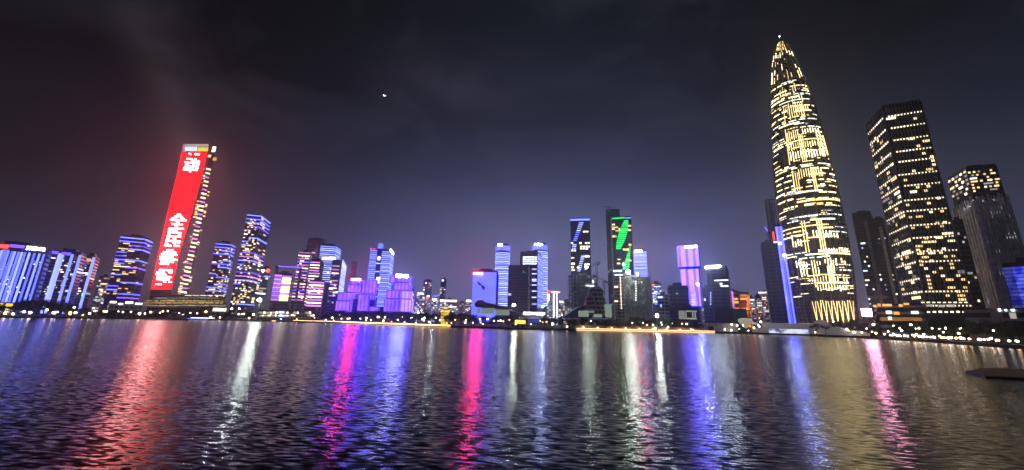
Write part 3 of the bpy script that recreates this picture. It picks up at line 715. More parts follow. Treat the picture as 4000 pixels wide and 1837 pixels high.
def round_tower(label, xl, xr, ytop, rng, ybot, nrow, sx0, sx1, sy, seed):
    a0, e0_ = az_el(xl, ytop); a1, _ = az_el(xr, ytop); am_ = (a0 + a1) / 2; H = CAMH + rng * e0_; r = rng * math.sin((a1 - a0) / 2) ; C = Vector((math.sin(am_) * (rng + r), math.cos(am_) * (rng + r), 0))
    o = T(); o.H = H; o.e = thing('office_tower', C, label, 'office tower')
    pts = lambda rr: [(C.x + math.cos(R_(22.5 + 15 * i)) * rr, C.y + math.sin(R_(22.5 + 15 * i)) * rr) for i in range(24)]
    mb = MB(); mb.prism(pts(r), 0, H); mb.prism(pts(r * .8), H + .002, H + 4); mb.build('wall', M['navy'], o.e)
    zb = CAMH + rng * az_el((xl + xr) / 2, ybot)[1]; its = []
    for i in range(nrow):
        z = H - 14 + (zb - H + 14) * i / (nrow - 1); its.append(lambda mb, z=z: mb.prism(pts(r + .8), z, z + 1.5))
    parts(o.e, 'light_ring', its, [W['stair'], W['ice'], W['stair']])
    mb = MB(); mb.prism(pts(r + .5), H - 9, H - .5); mb.build('crown_band', L['bluestrip'], o.e)
    cf = C - C.normalized() * (r + 1.2); d = Vector((math.cos(am_), -math.sin(am_), 0)); f = Face((cf - d * 20), (cf + d * 20), C, H); o.F = f
    lettering(o, f, sx0, sy, sx1, sy + 9, 'sign', 3, seed=seed)
    return o
o = round_tower('left round tower ringed with white blue light and an oval sign', 1938, 1992, 957, 620, 1195, 31, 1946, 1963, 954, 11)
o = round_tower('right round tower ringed with white blue light and a long sign', 2081, 2138, 954, 640, 1195, 31, 2088, 2120, 952, 12)
o = tower('plain dark navy block between the two ringed round towers', 1986, 1042, 2068, 1041, 520, 4, side=(2076, 1046), m_='navy', name='office_block', cat='office block')
windows(o, o.F, 1140, 1200, 4, 6, .12, ['dim', 'ice']); mb = MB(); o.F.panel(mb, o.F.L - 1.6, o.F.L, 2, o.H, .1, .6); mb.build('corner_trim', M['pale'], o.e)
o = tower('dark tower with four rows of white office windows near its top', 2032, 988, 2100, 986, 560, 12, side=(2120, 1000), m_='glass', name='office_tower', cat='office tower')
rs = []
for j in range(4):
    x = 2043
    while x < 2092: w_ = random.uniform(5, 13); rs.append((x, 1003 + j * 8.4, x + w_, 1007.5 + j * 8.4)); x += w_ + 1.5
rects(o, o.F, rs, W['white'])
strips(o, 1003, 1200, 26, [(o.S, 0, 1)], [W['ice'], W['blue']], 2.0)
rects(o, o.F, [(2078, y_, 2096, y_ + 4) for y_ in (1050, 1068, 1090, 1096, 1112, 1136, 1160, 1186)], W['stair'])
# white twin pylons
e = at(2170, 1142, 600); t_e = thing('light_pylon', (e.x, e.y, 0), 'pair of thin white lit pylons joined by a flat cap', 'pylon')
for x in (2163, 2175):
    a = at(x, 1146, 600); mb = MB(); mb.cbox((a.x, a.y, 0), 1.7, 1.7, a.z); mb.build('pylon', W['white'], t_e)
mb = MB(); mb.lathe((e.x, e.y, e.z - 1.2), [(1, 0), (7.5, .9), (7.8, 1.8), (2, 2.4)], 14); mb.build('cap', W['cream'], t_e)
mb = MB(); mb.cbox((e.x, e.y + 4, 0), 7, 4, e.z - 2); mb.build('shaft', M['greyw'], t_e)

# --- stair screen tower, frames under construction, green tower
o = tower('dark square tower with a pale stair pattern and warm window rows', 2228, 856, 2304, 857, 640, 0, m_='navy', depth=36, name='office_tower', cat='office tower')
rects(o, o.F, [(2229, 856, 2303, 862)], W['ice'], 'roof_light_band', .5)
rs = [(2262 - j * 2.5, 870 + j * 7.6, 2279 - j * 2.9, 873 + j * 7.6) for j in range(10)]
rects(o, o.F, rs[:5], W['stair'], 'light_step', .8); rects(o, o.F, rs[5:], W['blue'], 'light_step', .8)
rects(o, o.F, [(2236 - j * .5, 956 + j * 7, 2252 - j, 959 + j * 7) for j in range(4)] + [(2270 - j * 2, 1000 + j * 7.2, 2284 - j * 2, 1003 + j * 7.2) for j in range(9)], W['stair'], 'light_step', .8)
rs = []
for y0, h, x0, x1, p_ in ((947, 6, 2230, 2303, .85), (961, 6, 2266, 2303, .8), (969, 6, 2266, 2303, .7), (975, 8, 2231, 2250, 1), (903, 5, 2278, 2303, .6), (998, 8, 2285, 2303, .9), (1005, 6, 2231, 2243, 1), (1027, 8, 2231, 2245, 1), (1042, 6, 2232, 2303, .6), (1052, 7, 2232, 2245, 1), (1030, 6, 2272, 2303, .6)):
    x = x0
    while x < x1:
        if random.random() < p_: rs.append((x, y0, min(x + 9, x1), y0 + h))
        x += 11
rects(o, o.F, rs, W['cream'], off=.3)

def frame_building(label, x0, x1, ytop, rng, rows, cols, depth=26, yaw=0):
    o = T(); am_, e_ = az_el((x0 + x1) / 2, ytop); C = Vector((math.sin(am_) * rng, math.cos(am_) * rng)); H = CAMH + rng * e_
    d = Vector((math.cos(am_ + R_(yaw)), -math.sin(am_ + R_(yaw)))); nb = Vector((-d.y, d.x)); nb = nb if nb.dot(C) > 0 else -nb
    PL, PR = hit(C, d, az_el(x0, ytop)[0]), hit(C, d, az_el(x1, ytop)[0]); B0, B1 = PL + nb * depth, PR + nb * depth; cen = (PL + B1) / 2
    o.e = thing('unfinished_building', (cen.x, cen.y, 0), label, 'construction site'); o.F = Face(PL, PR, cen, H); o.H = H; o.S = Face(PR, B1, cen, H)
    fh = H / rows
    for i in range(rows + 1):
        mb = MB(); z = i * fh; mb.prism([PL, PR, B1, B0], z - .25 + (.3 if i == 0 else 0), z + .45 if i else .6); mb.build('floor_slab', M['concrete'], o.e)
    for j in range(cols + 1):
        mb = MB()
        for k_ in range(3):
            q = PL + (PR - PL) * (j / cols) * .97 + (PR - PL) * .015 + nb * depth * (.03 + .46 * k_)
            mb.cbox((q.x, q.y, .65), 1.0, 1.0, H - .7)
        mb.build('column', M['concrete'], o.e)
    mb = MB(); q0 = PL + (PR - PL) * .35 + nb * depth * .4; mb.prism([q0, q0 + (PR - PL) * .3, q0 + (PR - PL) * .3 + nb * 8, q0 + nb * 8], .7, H + 4); mb.build('lift_core', M['concrete'], o.e)
    mb = MB()                                                    # scaffolding over the edge and starter bars on top
    for j in range(cols * 3 + 1):
        q = PL + (PR - PL) * (-.03 + 1.06 * j / (cols * 3)) - nb * 1.6; mb.tube((q.x, q.y, 0), (q.x, q.y, H + random.uniform(0, 5)), .16, n=4)
    for i in range(rows * 2 + 2):
        z = i * fh / 2; a = PL - (PR - PL) * .05 - nb * 1.6; b_ = PR + (PR - PL) * .04 - nb * 1.6; mb.tube((a.x, a.y, z), (b_.x, b_.y, z), .14, n=4)
    mb.build('scaffolding', M['steel'], o.e); return o
o = frame_building('bare concrete frame with scaffolding below the stair patterned tower', 2220, 2332, 1076, 500, 13, 7)
rects(o, o.F, [(2314, 1094, 2320, 1106), (2288, 1113, 2300, 1119), (2303, 1115, 2320, 1120)], W['white'], 'work_light', .5)
o = tower('tall dim wrapped tower with construction cranes on top left of the green one', 2366, 822, 2420, 822, 760, 0, m_='greyw', depth=30, name='unfinished_tower', cat='construction site')
mb = MB()
for j in range(9): q = o.F.p0 + o.F.d * (o.F.L * j / 8) + o.F.n * 1.5; mb.tube(q, q + Vector((0, 0, o.H + random.uniform(0, 12))), .3, n=4)
for i in range(46): a = o.F.p0 + o.F.n * 1.5 + Vector((0, 0, o.H * i / 45)); mb.tube(a, a + o.F.d * o.F.L, .2, n=4)
mb.build('scaffolding', M['steel'], o.e)
crane('dim crane on top of the tall wrapped tower left of the green one', 2374, 190, 808, 770, (2412, 812))
o = tower('tall dark tower with green leaf shaped screens and a green roof line', 2390, 850, 2466, 850, 600, 0, m_='navy', depth=36, name='office_tower', cat='office tower')
rects(o, o.F, [(2391, 850, 2440, 856)], W['green'], 'roof_light_band', .5); rects(o, o.F, [(2442, 850, 2465, 854)], W['ice'], 'roof_light_band', .5)
rs = []
for j in range(15):
    y = 862 + j * 7.6; t_ = (j + 1) / 16; c = 2446 - j * 1.75 - 6 * t_ * t_; w_ = 5 + 13 * math.sin(math.pi * t_) ** .7
    rs.append((c - w_, y, c + w_ * .9, y + 5.6))
rects(o, o.F, rs, W['green'], 'led_row', .8)
rs = []
for j in range(12):
    y = 966 + j * 7.4; c = 2461 - j * 1.5; w_ = 3 + j * .9; rs.append((c - w_, y, min(c + w_, 2467 + j * .3), y + 5.6))
rects(o, o.F, rs, W['green'], 'led_row', .8)
rs = []
for y0, h, x0, x1, p_ in ((875, 6, 2391, 2402, 1), (880, 6, 2452, 2466, 1), (886, 5, 2391, 2428, .8), (893, 5, 2391, 2430, .8), (900, 5, 2404, 2432, .8), (896, 7, 2453, 2466, 1), (920, 8, 2392, 2408, 1), (953, 8, 2455, 2468, 1), (972, 7, 2434, 2458, 1), (1012, 4, 2412, 2426, 1), (1016, 5, 2446, 2466, .7), (1027, 5, 2410, 2424, 1)):
    x = x0
    while x < x1:
        if random.random() < p_: rs.append((x, y0, min(x + 11, x1), y0 + h))
        x += 12.5
rects(o, o.F, rs, W['gold'], off=.3)
mb = MB(); o.F.panel(mb, -2.4, 0, 0, o.H, -2, 2.2); mb.build('corner_trim', M['pale'], o.e)
o = tower('grey tower with a vertical row of white lamps in front of the green one', 2398, 1062, 2446, 1062, 470, 0, m_='greyw', depth=22, name='office_block', cat='office block')
rects(o, o.F, [(2396, 1056, 2428, 1062), (2400, 1073, 2432, 1076)], W['white'], 'light_strip', .4)
rects(o, o.F, [(2421 + j * .3, 1082 + j * 8, 2425 + j * .3, 1087 + j * 8) for j in range(16)], W['cream'], 'lamp_row', .4)
rects(o, o.F, [(2400, 1118 + j, 2414, 1124 + j) for j in (0, 56)], W['cream'])
o = frame_building('dark concrete frame under construction right of the green tower', 2434, 2540, 1084, 440, 18, 9)
rects(o, o.F, [(2482, 1098 + j * 9, 2486, 1103 + j * 9) for j in range(9)], W['white'], 'work_light', .5); rects(o, o.F, [(2487, 1065, 2494, 1080), (2505, 1100, 2508, 1106)], W['cream'], 'work_light', .5)
o = tower('blue banded tower with a red and white sign behind the dark concrete frame', 2474, 980, 2524, 982, 700, 0, m_='navy', depth=26, name='office_tower', cat='office tower')
strips(o, 986, 1080, 16, [(o.F, 0, 1)], [W['ice'], W['blue']], 2.9)
lettering(o, o.F, 2480, 978, 2490, 988, 'redsign2', 2, seed=5); lettering(o, o.F, 2491, 978, 2508, 988, 'sign', 2, seed=7)
o = tower('small block mottled with blue lights and a red roof lamp', 2546, 1110, 2582, 1110, 640, 0, m_='far', depth=20, name='office_block', cat='office block')
windows(o, o.F, 1116, 1190, 14, 5, .6, ['ice', 'blue', 'stair', 'white'], h=.6); rects(o, o.F, [(2547, 1110, 2556, 1118)], W['red'], 'roof_light', .3)
o = tower('low dark building with a stepped roof between the frame and the lilac tower', 2566, 1158, 2612, 1158, 460, 0, m_='greyw', depth=22, name='office_block', cat='office block'); rects(o, o.F, [(2570, 1158, 2588, 1165), (2580, 1190, 2584, 1200)], W['stair'])
o = tower('plain dark box building left of the lilac tower', 2612, 1122, 2688, 1124, 440, -8, side=(2606, 1126), m_='navy', name='office_block', cat='office block')
windows(o, o.F, 1130, 1210, 8, 6, .05, ['dim'])

# --- lilac tower
o = tower('lilac screen tower of two offset blocks with a white roof sign', 2672, 1060, 2722, 1060, 560, 4, m_='glass', depth=30, name='screen_tower', cat='tower', cap=False)
def blk(x0, y0, x1, y1, mt, off, nm='led_screen', rngd=0):
    u0, u1, z0, z1 = o.F.rect(x0, y0, x1, y1); mb = MB(); o.F.panel(mb, u0, u1, z0, z1, off, .6)
    b2 = MB(); o.F.panel(b2, u0, u1, z0 + .2, z1 - .2, off - 30.05, 30.03); b2.build('block', M['navy'], o.e)
    return mb.build(nm, L[mt], o.e)
blk(2648, 963, 2730, 1043, 'lilac', 2.5); blk(2661, 1052, 2685, 1122, 'lilac', 1.2); blk(2687, 1052, 2732, 1138, 'lilac', 1.6); blk(2691, 1138, 2738, 1196, 'lilac', 2.2)
lettering(o, o.F, 2676, 962, 2724, 971, 'sign', 7, seed=9, off=3.5)
rects(o, o.F, [(2648, 962, 2676, 966)], W['pink'], 'roof_light_band', 3.4); rects(o, o.F, [(2700, 1152 + j * 9, 2716, 1155 + j * 9) for j in range(5)], W['stair'], 'window', 3.3)
o = tower('dark office tower with a long white roof sign right of the lilac tower', 2757, 1045, 2838, 1046, 500, 4, side=(2846, 1050), m_='navy', name='office_tower', cat='office tower')
lettering(o, o.F, 2756, 1038, 2816, 1048, 'sign', 9, seed=10)
rects(o, o.F, [(2790, 1094, 2845, 1097), (2812, 1106, 2822, 1112), (2815, 1116, 2845, 1120)], W['white'], 'window')
o = tower('narrow bluish block with a column of lamps between lilac and dark tower', 2742, 1130, 2778, 1128, 480, 0, m_='navy', depth=20, name='office_block', cat='office block')
rects(o, o.F, [(2774, 1142 + j * 9, 2778, 1146 + j * 9) for j in range(6)] + [(2750, 1166, 2757, 1176)], W['stair'])
o = tower('low cream lit gallery box with one square window at the lakeside', 2650, 1213, 2722, 1212, 352, 0, side=(2732, 1214), m_='black', z0=0, name='gallery', cat='gallery', depth=12)
mb = MB(); u0, u1, z0, z1 = o.F.rect(2651, 1214, 2675, 1247); o.F.panel(mb, u0, u1, z0, z1, .1, .5); mb.build('glowing_wall', emit('cream_wall_glow', (.62, .66, .5), .42), o.e)  # wall strip glows by itself, its light put into the material
u0, u1, z0, z1 = o.F.rect(2677, 1214, 2722, 1219); mb = MB(); o.F.panel(mb, u0, u1, z0, z1, .1, .6); u0, u1, z0, z1 = o.F.rect(2677, 1242, 2722, 1248); o.F.panel(mb, u0, u1, z0, z1, .1, .6)
for xx in (2677, 2704, 2713): u0, u1, z0, z1 = o.F.rect(xx, 1220, xx + 5, 1241); o.F.panel(mb, u0, u1, z0, z1, .1, .6)
mb.build('window_frame', emit('cream_frame_glow', (.7, .74, .6), .5), o.e)  # window frame given a weak glow of its own
o = lowblock('long low stone wall building at the lakeside right of the quay lights', 2722, 2880, 1262, 272, 'pale', 20, 'hall', 'hall'); mb = MB(); u0, u1, z0, z1 = o.F.rect(2767, 1275, 2788, 1300); o.F.panel(mb, u0, u1, z0, z1, .05, .2); mb.build('door', M['black'], o.e)
lowblock('plain dark cube behind the long stone wall building', 2790, 2862, 1204, 380, 'black', 24, 'hall', 'hall')
lowblock('dark green boarded block beside the plain dark cube', 2862, 2915, 1206, 372, 'green_roof', 24, 'hoarding', 'hoarding')
# orange building with a swept roof
o = tower('glowing orange building with a swept roof line', 2862, 1144, 2922, 1152, 560, 4, m_='orangew', depth=26, name='hotel', cat='hotel', cap=False)
mb = MB(); f = o.F
pts = [(2852, 1124), (2866, 1132), (2885, 1138), (2905, 1141), (2926, 1140)]
lo = [f.uz(x, y + 9) for x, y in pts]; hi = [f.uz(x, y) for x, y in pts]
for i in range(4):
    A = [f.p0 + f.d * q[0] + Vector((0, 0, q[1])) for q in (lo[i], lo[i + 1], hi[i + 1], hi[i])]; mb.loft([[q + f.n * 2 for q in A], [q - f.n * 24 for q in A]])
mb.build('roof', M['pale'], o.e)
rects(o, f, [(2857, 1132 + 3, 2866, 1200)], W['pink'], 'corner_light', 1.2); rects(o, f, [(2918, 1160 + j * 13, 2927, 1170 + j * 13) for j in range(4)], W['redsign2'] if False else emit('red_neon_light', (1, .1, .02), 2.2), 'neon_light', 1.2)
for i, (x0, x1, y, rg) in enumerate(((2926, 2946, 1168, 620), (2947, 2972, 1160, 700), (2974, 2998, 1148, 600))):
    o = tower(['leftmost of three pale flats beside the orange building', 'middle of three pale flats between orange building and dark tower', 'tallest of three pale flats with a white roof bar'][i], x0, y, x1, y, rg, 0, m_='far', depth=20, name='flats', cat='flats')
    windows(o, o.F, y + 4, 1245, 14, 4, .4, ['dim', 'cream', 'pink', 'amber', 'dim'])
    if i == 2: rects(o, o.F, [(2963, 1141, 2996, 1146)], W['white'], 'roof_light_band')

# --- dark tower and blue tube tower left of the pointed tower
o = tower('dark plain tower standing left of the pointed gold tower', 2973, 952, 3036, 950, 520, -4, side=(2969, 956), m_='navy', depth=30, name='office_tower', cat='office tower')
o = tower('dim hazy tower with a crane behind the blue tube tower', 2986, 790, 3024, 778, 780, 0, m_='greyw', depth=30, name='unfinished_tower', cat='construction site')
o = tower('narrow tower of blue light cascades with a thin spire', 3028, 886, 3047, 884, 470, 0, m_='navy', depth=26, name='office_tower', cat='office tower')
mb = MB(); u0, u1, z0, z1 = o.F.rect(3029, 886, 3046, 1240); o.F.panel(mb, 0, o.F.L * 1.35, 6, o.H - .5, .1, .6); mb.build('led_screen', L['bluestrip'], o.e)
mb = MB(); q = o.F.p0 + o.F.d * (o.F.L * .3) - o.F.n * 3; mb.tube((q.x, q.y, o.H), (q.x, q.y, o.H + 32), .7, .12, 6); mb.build('spire', M['pale'], o.e)
rects(o, o.F, [(3018, 906, 3026, 940)], W['red'], 'red_panel', .3); rects(o, o.F, [(3040, 946, 3054, 958), (3022, 944, 3036, 950)], W['white'], 'roof_light', 1.0)

# --- pointed tower (tapering round tower with lit ribs)
CRD = 595.0
bc = at(3228, 1243, CRD); bc = Vector((bc.x, bc.y, 0)); HT = None
prof_px = [(1243, 3114, 3352), (1190, 3104, 3352), (1120, 3090, 3346), (1050, 3077, 3338), (950, 3060, 3322), (850, 3048, 3302), (720, 3032, 3274), (620, 3022, 3246), (520, 3018, 3222), (420, 3018, 3194), (340, 3021, 3165), (267, 3026, 3134), (218, 3034, 3116), (188, 3041, 3098), (172, 3046, 3083), (165, 3050, 3072), (146, 3057, 3063)]
def z_of_y(y):
    a, b_ = -5., 600.
    for _ in range(40):
        mm = (a + b_) / 2
        if project((bc.x, bc.y, mm))[1] > y: a = mm
        else: b_ = mm
    return a
camr = Vector((math.cos(math.atan2(bc.x, bc.y)), -math.sin(math.atan2(bc.x, bc.y)), 0))
prof = []
for y, xl, xr in prof_px:
    z = z_of_y(y); r = 20.
    for _ in range(30):
        c = Vector((bc.x, bc.y, z)); wpx = (Vector(project(c + camr * r)) - Vector(project(c - camr * r))).length
        r *= ((xr - xl) / max(1e-3, wpx))
    prof.append((z, r))
prof[0] = (0., prof[0][1])
HT = prof[-1][0]
def rad(z):
    for (a, ra), (b_, rb) in zip(prof, prof[1:]):
        if a <= z <= b_: return ra + (rb - ra) * (z - a) / (b_ - a)
    return prof[-1][1]
pt_e = thing('pointed_tower', bc, 'tallest tower, bullet shaped and pointed, covered in gold and white lit bands', 'skyscraper')
NS = 56; mb = MB(); zs = [HT * i / 60 for i in range(61)]
ring = lambda z, rr, n_=NS: [Vector((bc.x + math.cos(2 * math.pi * i / n_) * rr, bc.y + math.sin(2 * math.pi * i / n_) * rr, z)) for i in range(n_)]
mb.loft([ring(z, rad(z)) for z in zs]); body = mb.build('wall', M['glass'], pt_e, smooth=True)
view = (Vector((0, 0, 0)) - bc).normalized(); va = math.atan2(view.y, view.x)
def sp(u, z, off=.3):
    """surface point: u = -1 left edge .. 1 right edge as seen from the lake"""
    a = va + math.asin(max(-.999, min(.999, u))); r = rad(z) + off
    return Vector((bc.x + math.cos(a) * r, bc.y + math.sin(a) * r, z))
def band(mb, z, u0, u1, h, off=.4):
    n_ = max(2, int(abs(u1 - u0) * 12)); rg = []
    for i in range(n_ + 1):
        u = u0 + (u1 - u0) * i / n_; rg.append([sp(u, z, off), sp(u, z + h, off), sp(u, z + h, off - .6), sp(u, z, off - .6)])
    mb.loft(rg)
def rib(mb, u, z0, z1, w_=.028, off=.9):
    n_ = max(1, int((z1 - z0) / 12)); rg = []
    for i in range(n_ + 1):
        z = z0 + (z1 - z0) * i / n_; rg.append([sp(u - w_ / 4.2, z, off), sp(u + w_ / 4.2, z, off), sp(u + w_ / 4.2, z, off - .7), sp(u - w_ / 4.2, z, off - .7)])
    mb.loft(rg)
# slender dark ribs running the whole height
for i in range(28):
    mb = MB(); a = 2 * math.pi * i / 28; rg = []
    for z in zs[:-3]:
        r = rad(z); t_ = a; c, s_ = math.cos(t_), math.sin(t_); tg = Vector((-s_, c, 0)) * .22; rr = Vector((c, s_, 0)); P = Vector((bc.x, bc.y, z))
        rg.append([P + rr * (r - .3) - tg, P + rr * (r + .75) - tg, P + rr * (r + .75) + tg, P + rr * (r - .3) + tg])
    mb.loft(rg); mb.build('rib', M['steel'], pt_e)
CRM = {'w': emit('tower_white_band', (1, .80, .42), 4.6), 'g': emit('tower_gold_band', (1, .70, .27), 3.0), 'c': emit('tower_pale_band', (.85, .92, .85), 2.2)}
bands = {}
def B(y, u0, u1, h, k_, dash=0.):
    z = z_of_y(y)
    if dash:
        u = u0
        while u < u1:
            w_ = dash * random.uniform(.5, 1.3); bands.setdefault(k_, []).append(lambda mb, a=u, b_=min(u1, u + w_), z=z, h=h: band(mb, z, a, b_, h * .66)); u += w_ + dash * .35
    else: bands.setdefault(k_, []).append(lambda mb, a=u0, b_=u1, z=z, h=h: band(mb, z, a, b_, h * .7))
for y, u0, u1, h, k_, ds in [
    (350, -.3, .5, 1.6, 'c', .2), (356, -.8, .3, 2.2, 'w', .3), (372, .1, .9, 1.6, 'w', .2), (384, -.7, -.1, 1.8, 'w', .25), (398, -.85, .25, 2.0, 'w', .4), (405, .2, .9, 1.6, 'c', .2), (416, -.9, .4, 2.6, 'w', .6), (428, -.5, .8, 1.3, 'c', 0),
    (440, -.9, -.1, 1.4, 'g', .2), (452, .1, .9, 1.5, 'w', .2), (462, -.8, -.2, 2.0, 'w', .3), (474, .1, .85, 2.2, 'w', .5), (484, -.9, -.2, 2.0, 'w', .3), (492, -.2, .6, 1.6, 'g', .2), (506, -.85, .85, 1.7, 'c', .3), (516, -.6, .2, 2.2, 'w', 0), (536, .2, .9, 1.5, 'w', .2),
    (562, -.9, -.4, 1.4, 'c', .2), (580, -.7, -.35, 1.6, 'w', .15), (590, -.9, -.1, 2.0, 'w', .3), (584, -.3, .9, 1.8, 'g', 0), (628, .2, .6, 1.5, 'w', .2), (672, -.9, -.4, 1.6, 'w', .3), (678, -.6, .9, 1.8, 'c', .5), (684, -.9, .3, 1.7, 'w', .4), (695, .3, .95, 2.0, 'w', .3),
    (706, -.9, -.35, 1.8, 'w', .3), (716, .2, .95, 2.2, 'w', .4), (726, -.9, -.3, 2.0, 'w', .3), (738, .1, .95, 2.0, 'w', .3), (748, -.9, -.3, 1.8, 'w', .25), (760, -.4, .95, 1.8, 'g', .3), (768, -.95, -.3, 2.0, 'w', .3), (778, -.3, .5, 2.2, 'w', 0), (784, .4, .95, 1.8, 'w', .2), (796, -.9, -.4, 2.0, 'w', .3),
    (806, .0, .95, 2.0, 'g', .3), (812, -.3, .95, 2.6, 'g', 0), (826, -.75, -.3, 2.6, 'g', .15), (828, -.1, .7, 3.2, 'g', .25), (866, -.6, .95, 1.6, 'c', .1), (880, -.7, -.3, 1.6, 'c', .1), (884, .0, .7, 2.4, 'w', 0), (904, -.95, .5, 2.0, 'g', 0), (916, .2, .6, 2.2, 'w', 0), (920, -.95, -.2, 2.4, 'g', .2), (930, .5, .95, 1.8, 'c', .2), (936, -.95, -.3, 2.0, 'w', .3),
    (948, -.2, .5, 1.7, 'g', 0), (1000, -.9, -.2, 1.6, 'c', .2), (1000, .1, .95, 2.2, 'w', .4), (1010, -.3, .95, 2.0, 'w', 0), (1022, -.5, .3, 2.0, 'c', .2), (1050, .5, .9, 1.5, 'c', .1), (1070, .6, .9, 1.5, 'w', .1), (1086, -.1, .4, 1.8, 'g', 0), (1117, -.1, .8, 2.2, 'w', 0), (1140, .0, .8, 1.4, 'c', .2)]:
    B(y, u0, u1, h, k_, ds)
yy = 352
while yy < 1165:
    u = -.93
    while u < .93:
        w_ = random.uniform(.08, .38)
        if random.random() < .17: B(yy, u, min(.93, u + w_), random.uniform(.7, 1.3), random.choice('wwcg'), .09 if random.random() < .5 else 0)
        u += w_ + .04
    yy += random.uniform(7, 12)
for k_, l in bands.items(): random.shuffle(l); parts(pt_e, {'w': 'white_band', 'g': 'gold_band', 'c': 'pale_band'}[k_], l, CRM[k_], 98)
ribs = {'g': [], 'w': []}
def Rb(u0, u1, y0, y1, step, w_, k_='g', jit=0., p_=1.):
    u = u0
    while u <= u1:
        if random.random() < p_:
            a = z_of_y(y1 + random.uniform(-jit, jit)); b_ = z_of_y(y0 + random.uniform(-jit, jit))
            if b_ > a + 1: ribs[k_].append(lambda mb, u=u, a=a, b_=b_: rib(mb, u, a, b_, w_))
        u += step
Rb(-.1, .5, 440, 492, .09, .035, jit=6, p_=.9); Rb(-.32, -.32, 440, 505, 1, .03); Rb(-.25, .7, 452, 470, .08, .03, jit=4)
Rb(-.35, -.35, 528, 664, 1, .035); Rb(-.3, .15, 542, 576, .075, .045, jit=4); Rb(.25, .8, 542, 560, .09, .04, 'w', 3); Rb(-.3, .8, 592, 612, .08, .045, jit=4); Rb(-.28, .8, 622, 652, .085, .045, 'w', 4); Rb(.08, .2, 560, 660, .06, .05)
Rb(-.3, -.3, 690, 775, 1, .04); Rb(-.22, -.15, 700, 770, .07, .03); Rb(-.1, .6, 692, 724, .075, .04, jit=4); Rb(.3, .36, 690, 780, .06, .045); Rb(.7, .95, 560, 640, .1, .04, 'g', 10, .7)
Rb(-.25, -.15, 880, 1000, .08, .04); Rb(.18, .30, 880, 990, .06, .045); Rb(-.6, .6, 925, 945, .09, .04, 'w', 5, .7); Rb(-.6, -.3, 950, 975, .08, .04, 'w', 6); Rb(.35, .7, 935, 950, .08, .04, 'w', 3); Rb(.1, .9, 990, 1003, .07, .04, 'w', 3)
Rb(-.15, -.05, 1030, 1130, .1, .04); Rb(.3, .4, 1025, 1140, .08, .05); Rb(-.6, .8, 1030, 1048, .075, .035, 'w', 6, .8); Rb(-.5, .75, 1050, 1085, .085, .04, 'w', 8, .6); Rb(-.3, .8, 1092, 1112, .08, .04, 'g', 5, .8); Rb(-.1, .7, 1122, 1142, .08, .035, 'w', 5, .8)
Rb(-.8, .8, 222, 238, .2, .08, 'w', 8, .7); Rb(-.8, .8, 250, 264, .18, .06, 'g', 10, .6); Rb(-.5, .4, 178, 214, .22, .10, 'g', 8, .9); Rb(-.9, -.9, 235, 262, .1, .05, 'w', 6, 1); Rb(-.88, -.88, 285, 325, .1, .05, 'w', 6, 1); Rb(.82, .82, 290, 330, .12, .05, 'w', 8, 1); Rb(-.85, .9, 278, 292, .17, .05, 'w', 12, .45); Rb(-.7, .9, 305, 335, .2, .03, 'g', 14, .5); Rb(-.4, .8, 372, 396, .12, .025, 'g', 12, .5); Rb(-.3, .5, 410, 432, .1, .025, 'g', 8, .5)
for k_, l in ribs.items(): random.shuffle(l); parts(pt_e, {'g': 'gold_rib_light', 'w': 'white_rib_light'}[k_], l, CRM[k_], 98)
# lamps on the tip
mb = MB(); zt_ = z_of_y(168); mb.lathe((bc.x, bc.y, zt_), [(1.6, 0), (1.8, 4), (.9, 8), (.3, 12)], 10); mb.build('tip_lamp', emit('tip_lamp_light', (1, .80, .66), 30), pt_e)
mb = MB()                                                   # open steel lattice of the pointed crown, weak glow put into the steel
for j in range(9):
    za, zb_ = z_of_y(345 - j * 18), z_of_y(345 - (j + 1) * 18)
    for i in range(12):
        for s_ in (-1, 1):
            a0 = 2 * math.pi * i / 12; a1 = a0 + s_ * math.pi / 12 * (1 if j % 2 == 0 else 1)
            mb.tube((bc.x + math.cos(a0) * (rad(za) + .9), bc.y + math.sin(a0) * (rad(za) + .9), za), (bc.x + math.cos(a1) * (rad(zb_) + .9), bc.y + math.sin(a1) * (rad(zb_) + .9), zb_), .32, n=4)
mb.build('crown_lattice', emit('crown_lattice_glow', (.8, .62, .5), .10), pt_e)
# slanting columns of the base and the lit lobby ring
its = []
for i in range(-2, 6):
    u = i / 6.5 + .02
    for s_ in (-1, 1):
        def fn(mb, u=u, s_=s_):
            a = sp(u, 12, 1.2); b_ = sp(u + s_ * .05, z_of_y(1178 + 5 * random.random()), 1.0); mb.tube(a, b_, .38, .30, 6)
        its.append(fn)
parts(pt_e, 'slanting_column', its, CRM['g'])
mb = MB(); r0 = rad(0); mb.loft([ring(2, r0 + 1.5), ring(11, r0 + 1.5), ring(11, r0 + .2), ring(2, r0 + .2), ring(2, r0 + 1.5)], cap=False); mb.build('lobby_glazing', W['gold'], pt_e)
mb = MB()
for i in range(36): a = 2 * math.pi * i / 36; q = Vector((bc.x + math.cos(a) * (r0 + 1.7), bc.y + math.sin(a) * (r0 + 1.7), 1)); mb.cbox(q, .8, .8, 10.5)
mb.build('lobby_mullions', M['black'], pt_e)

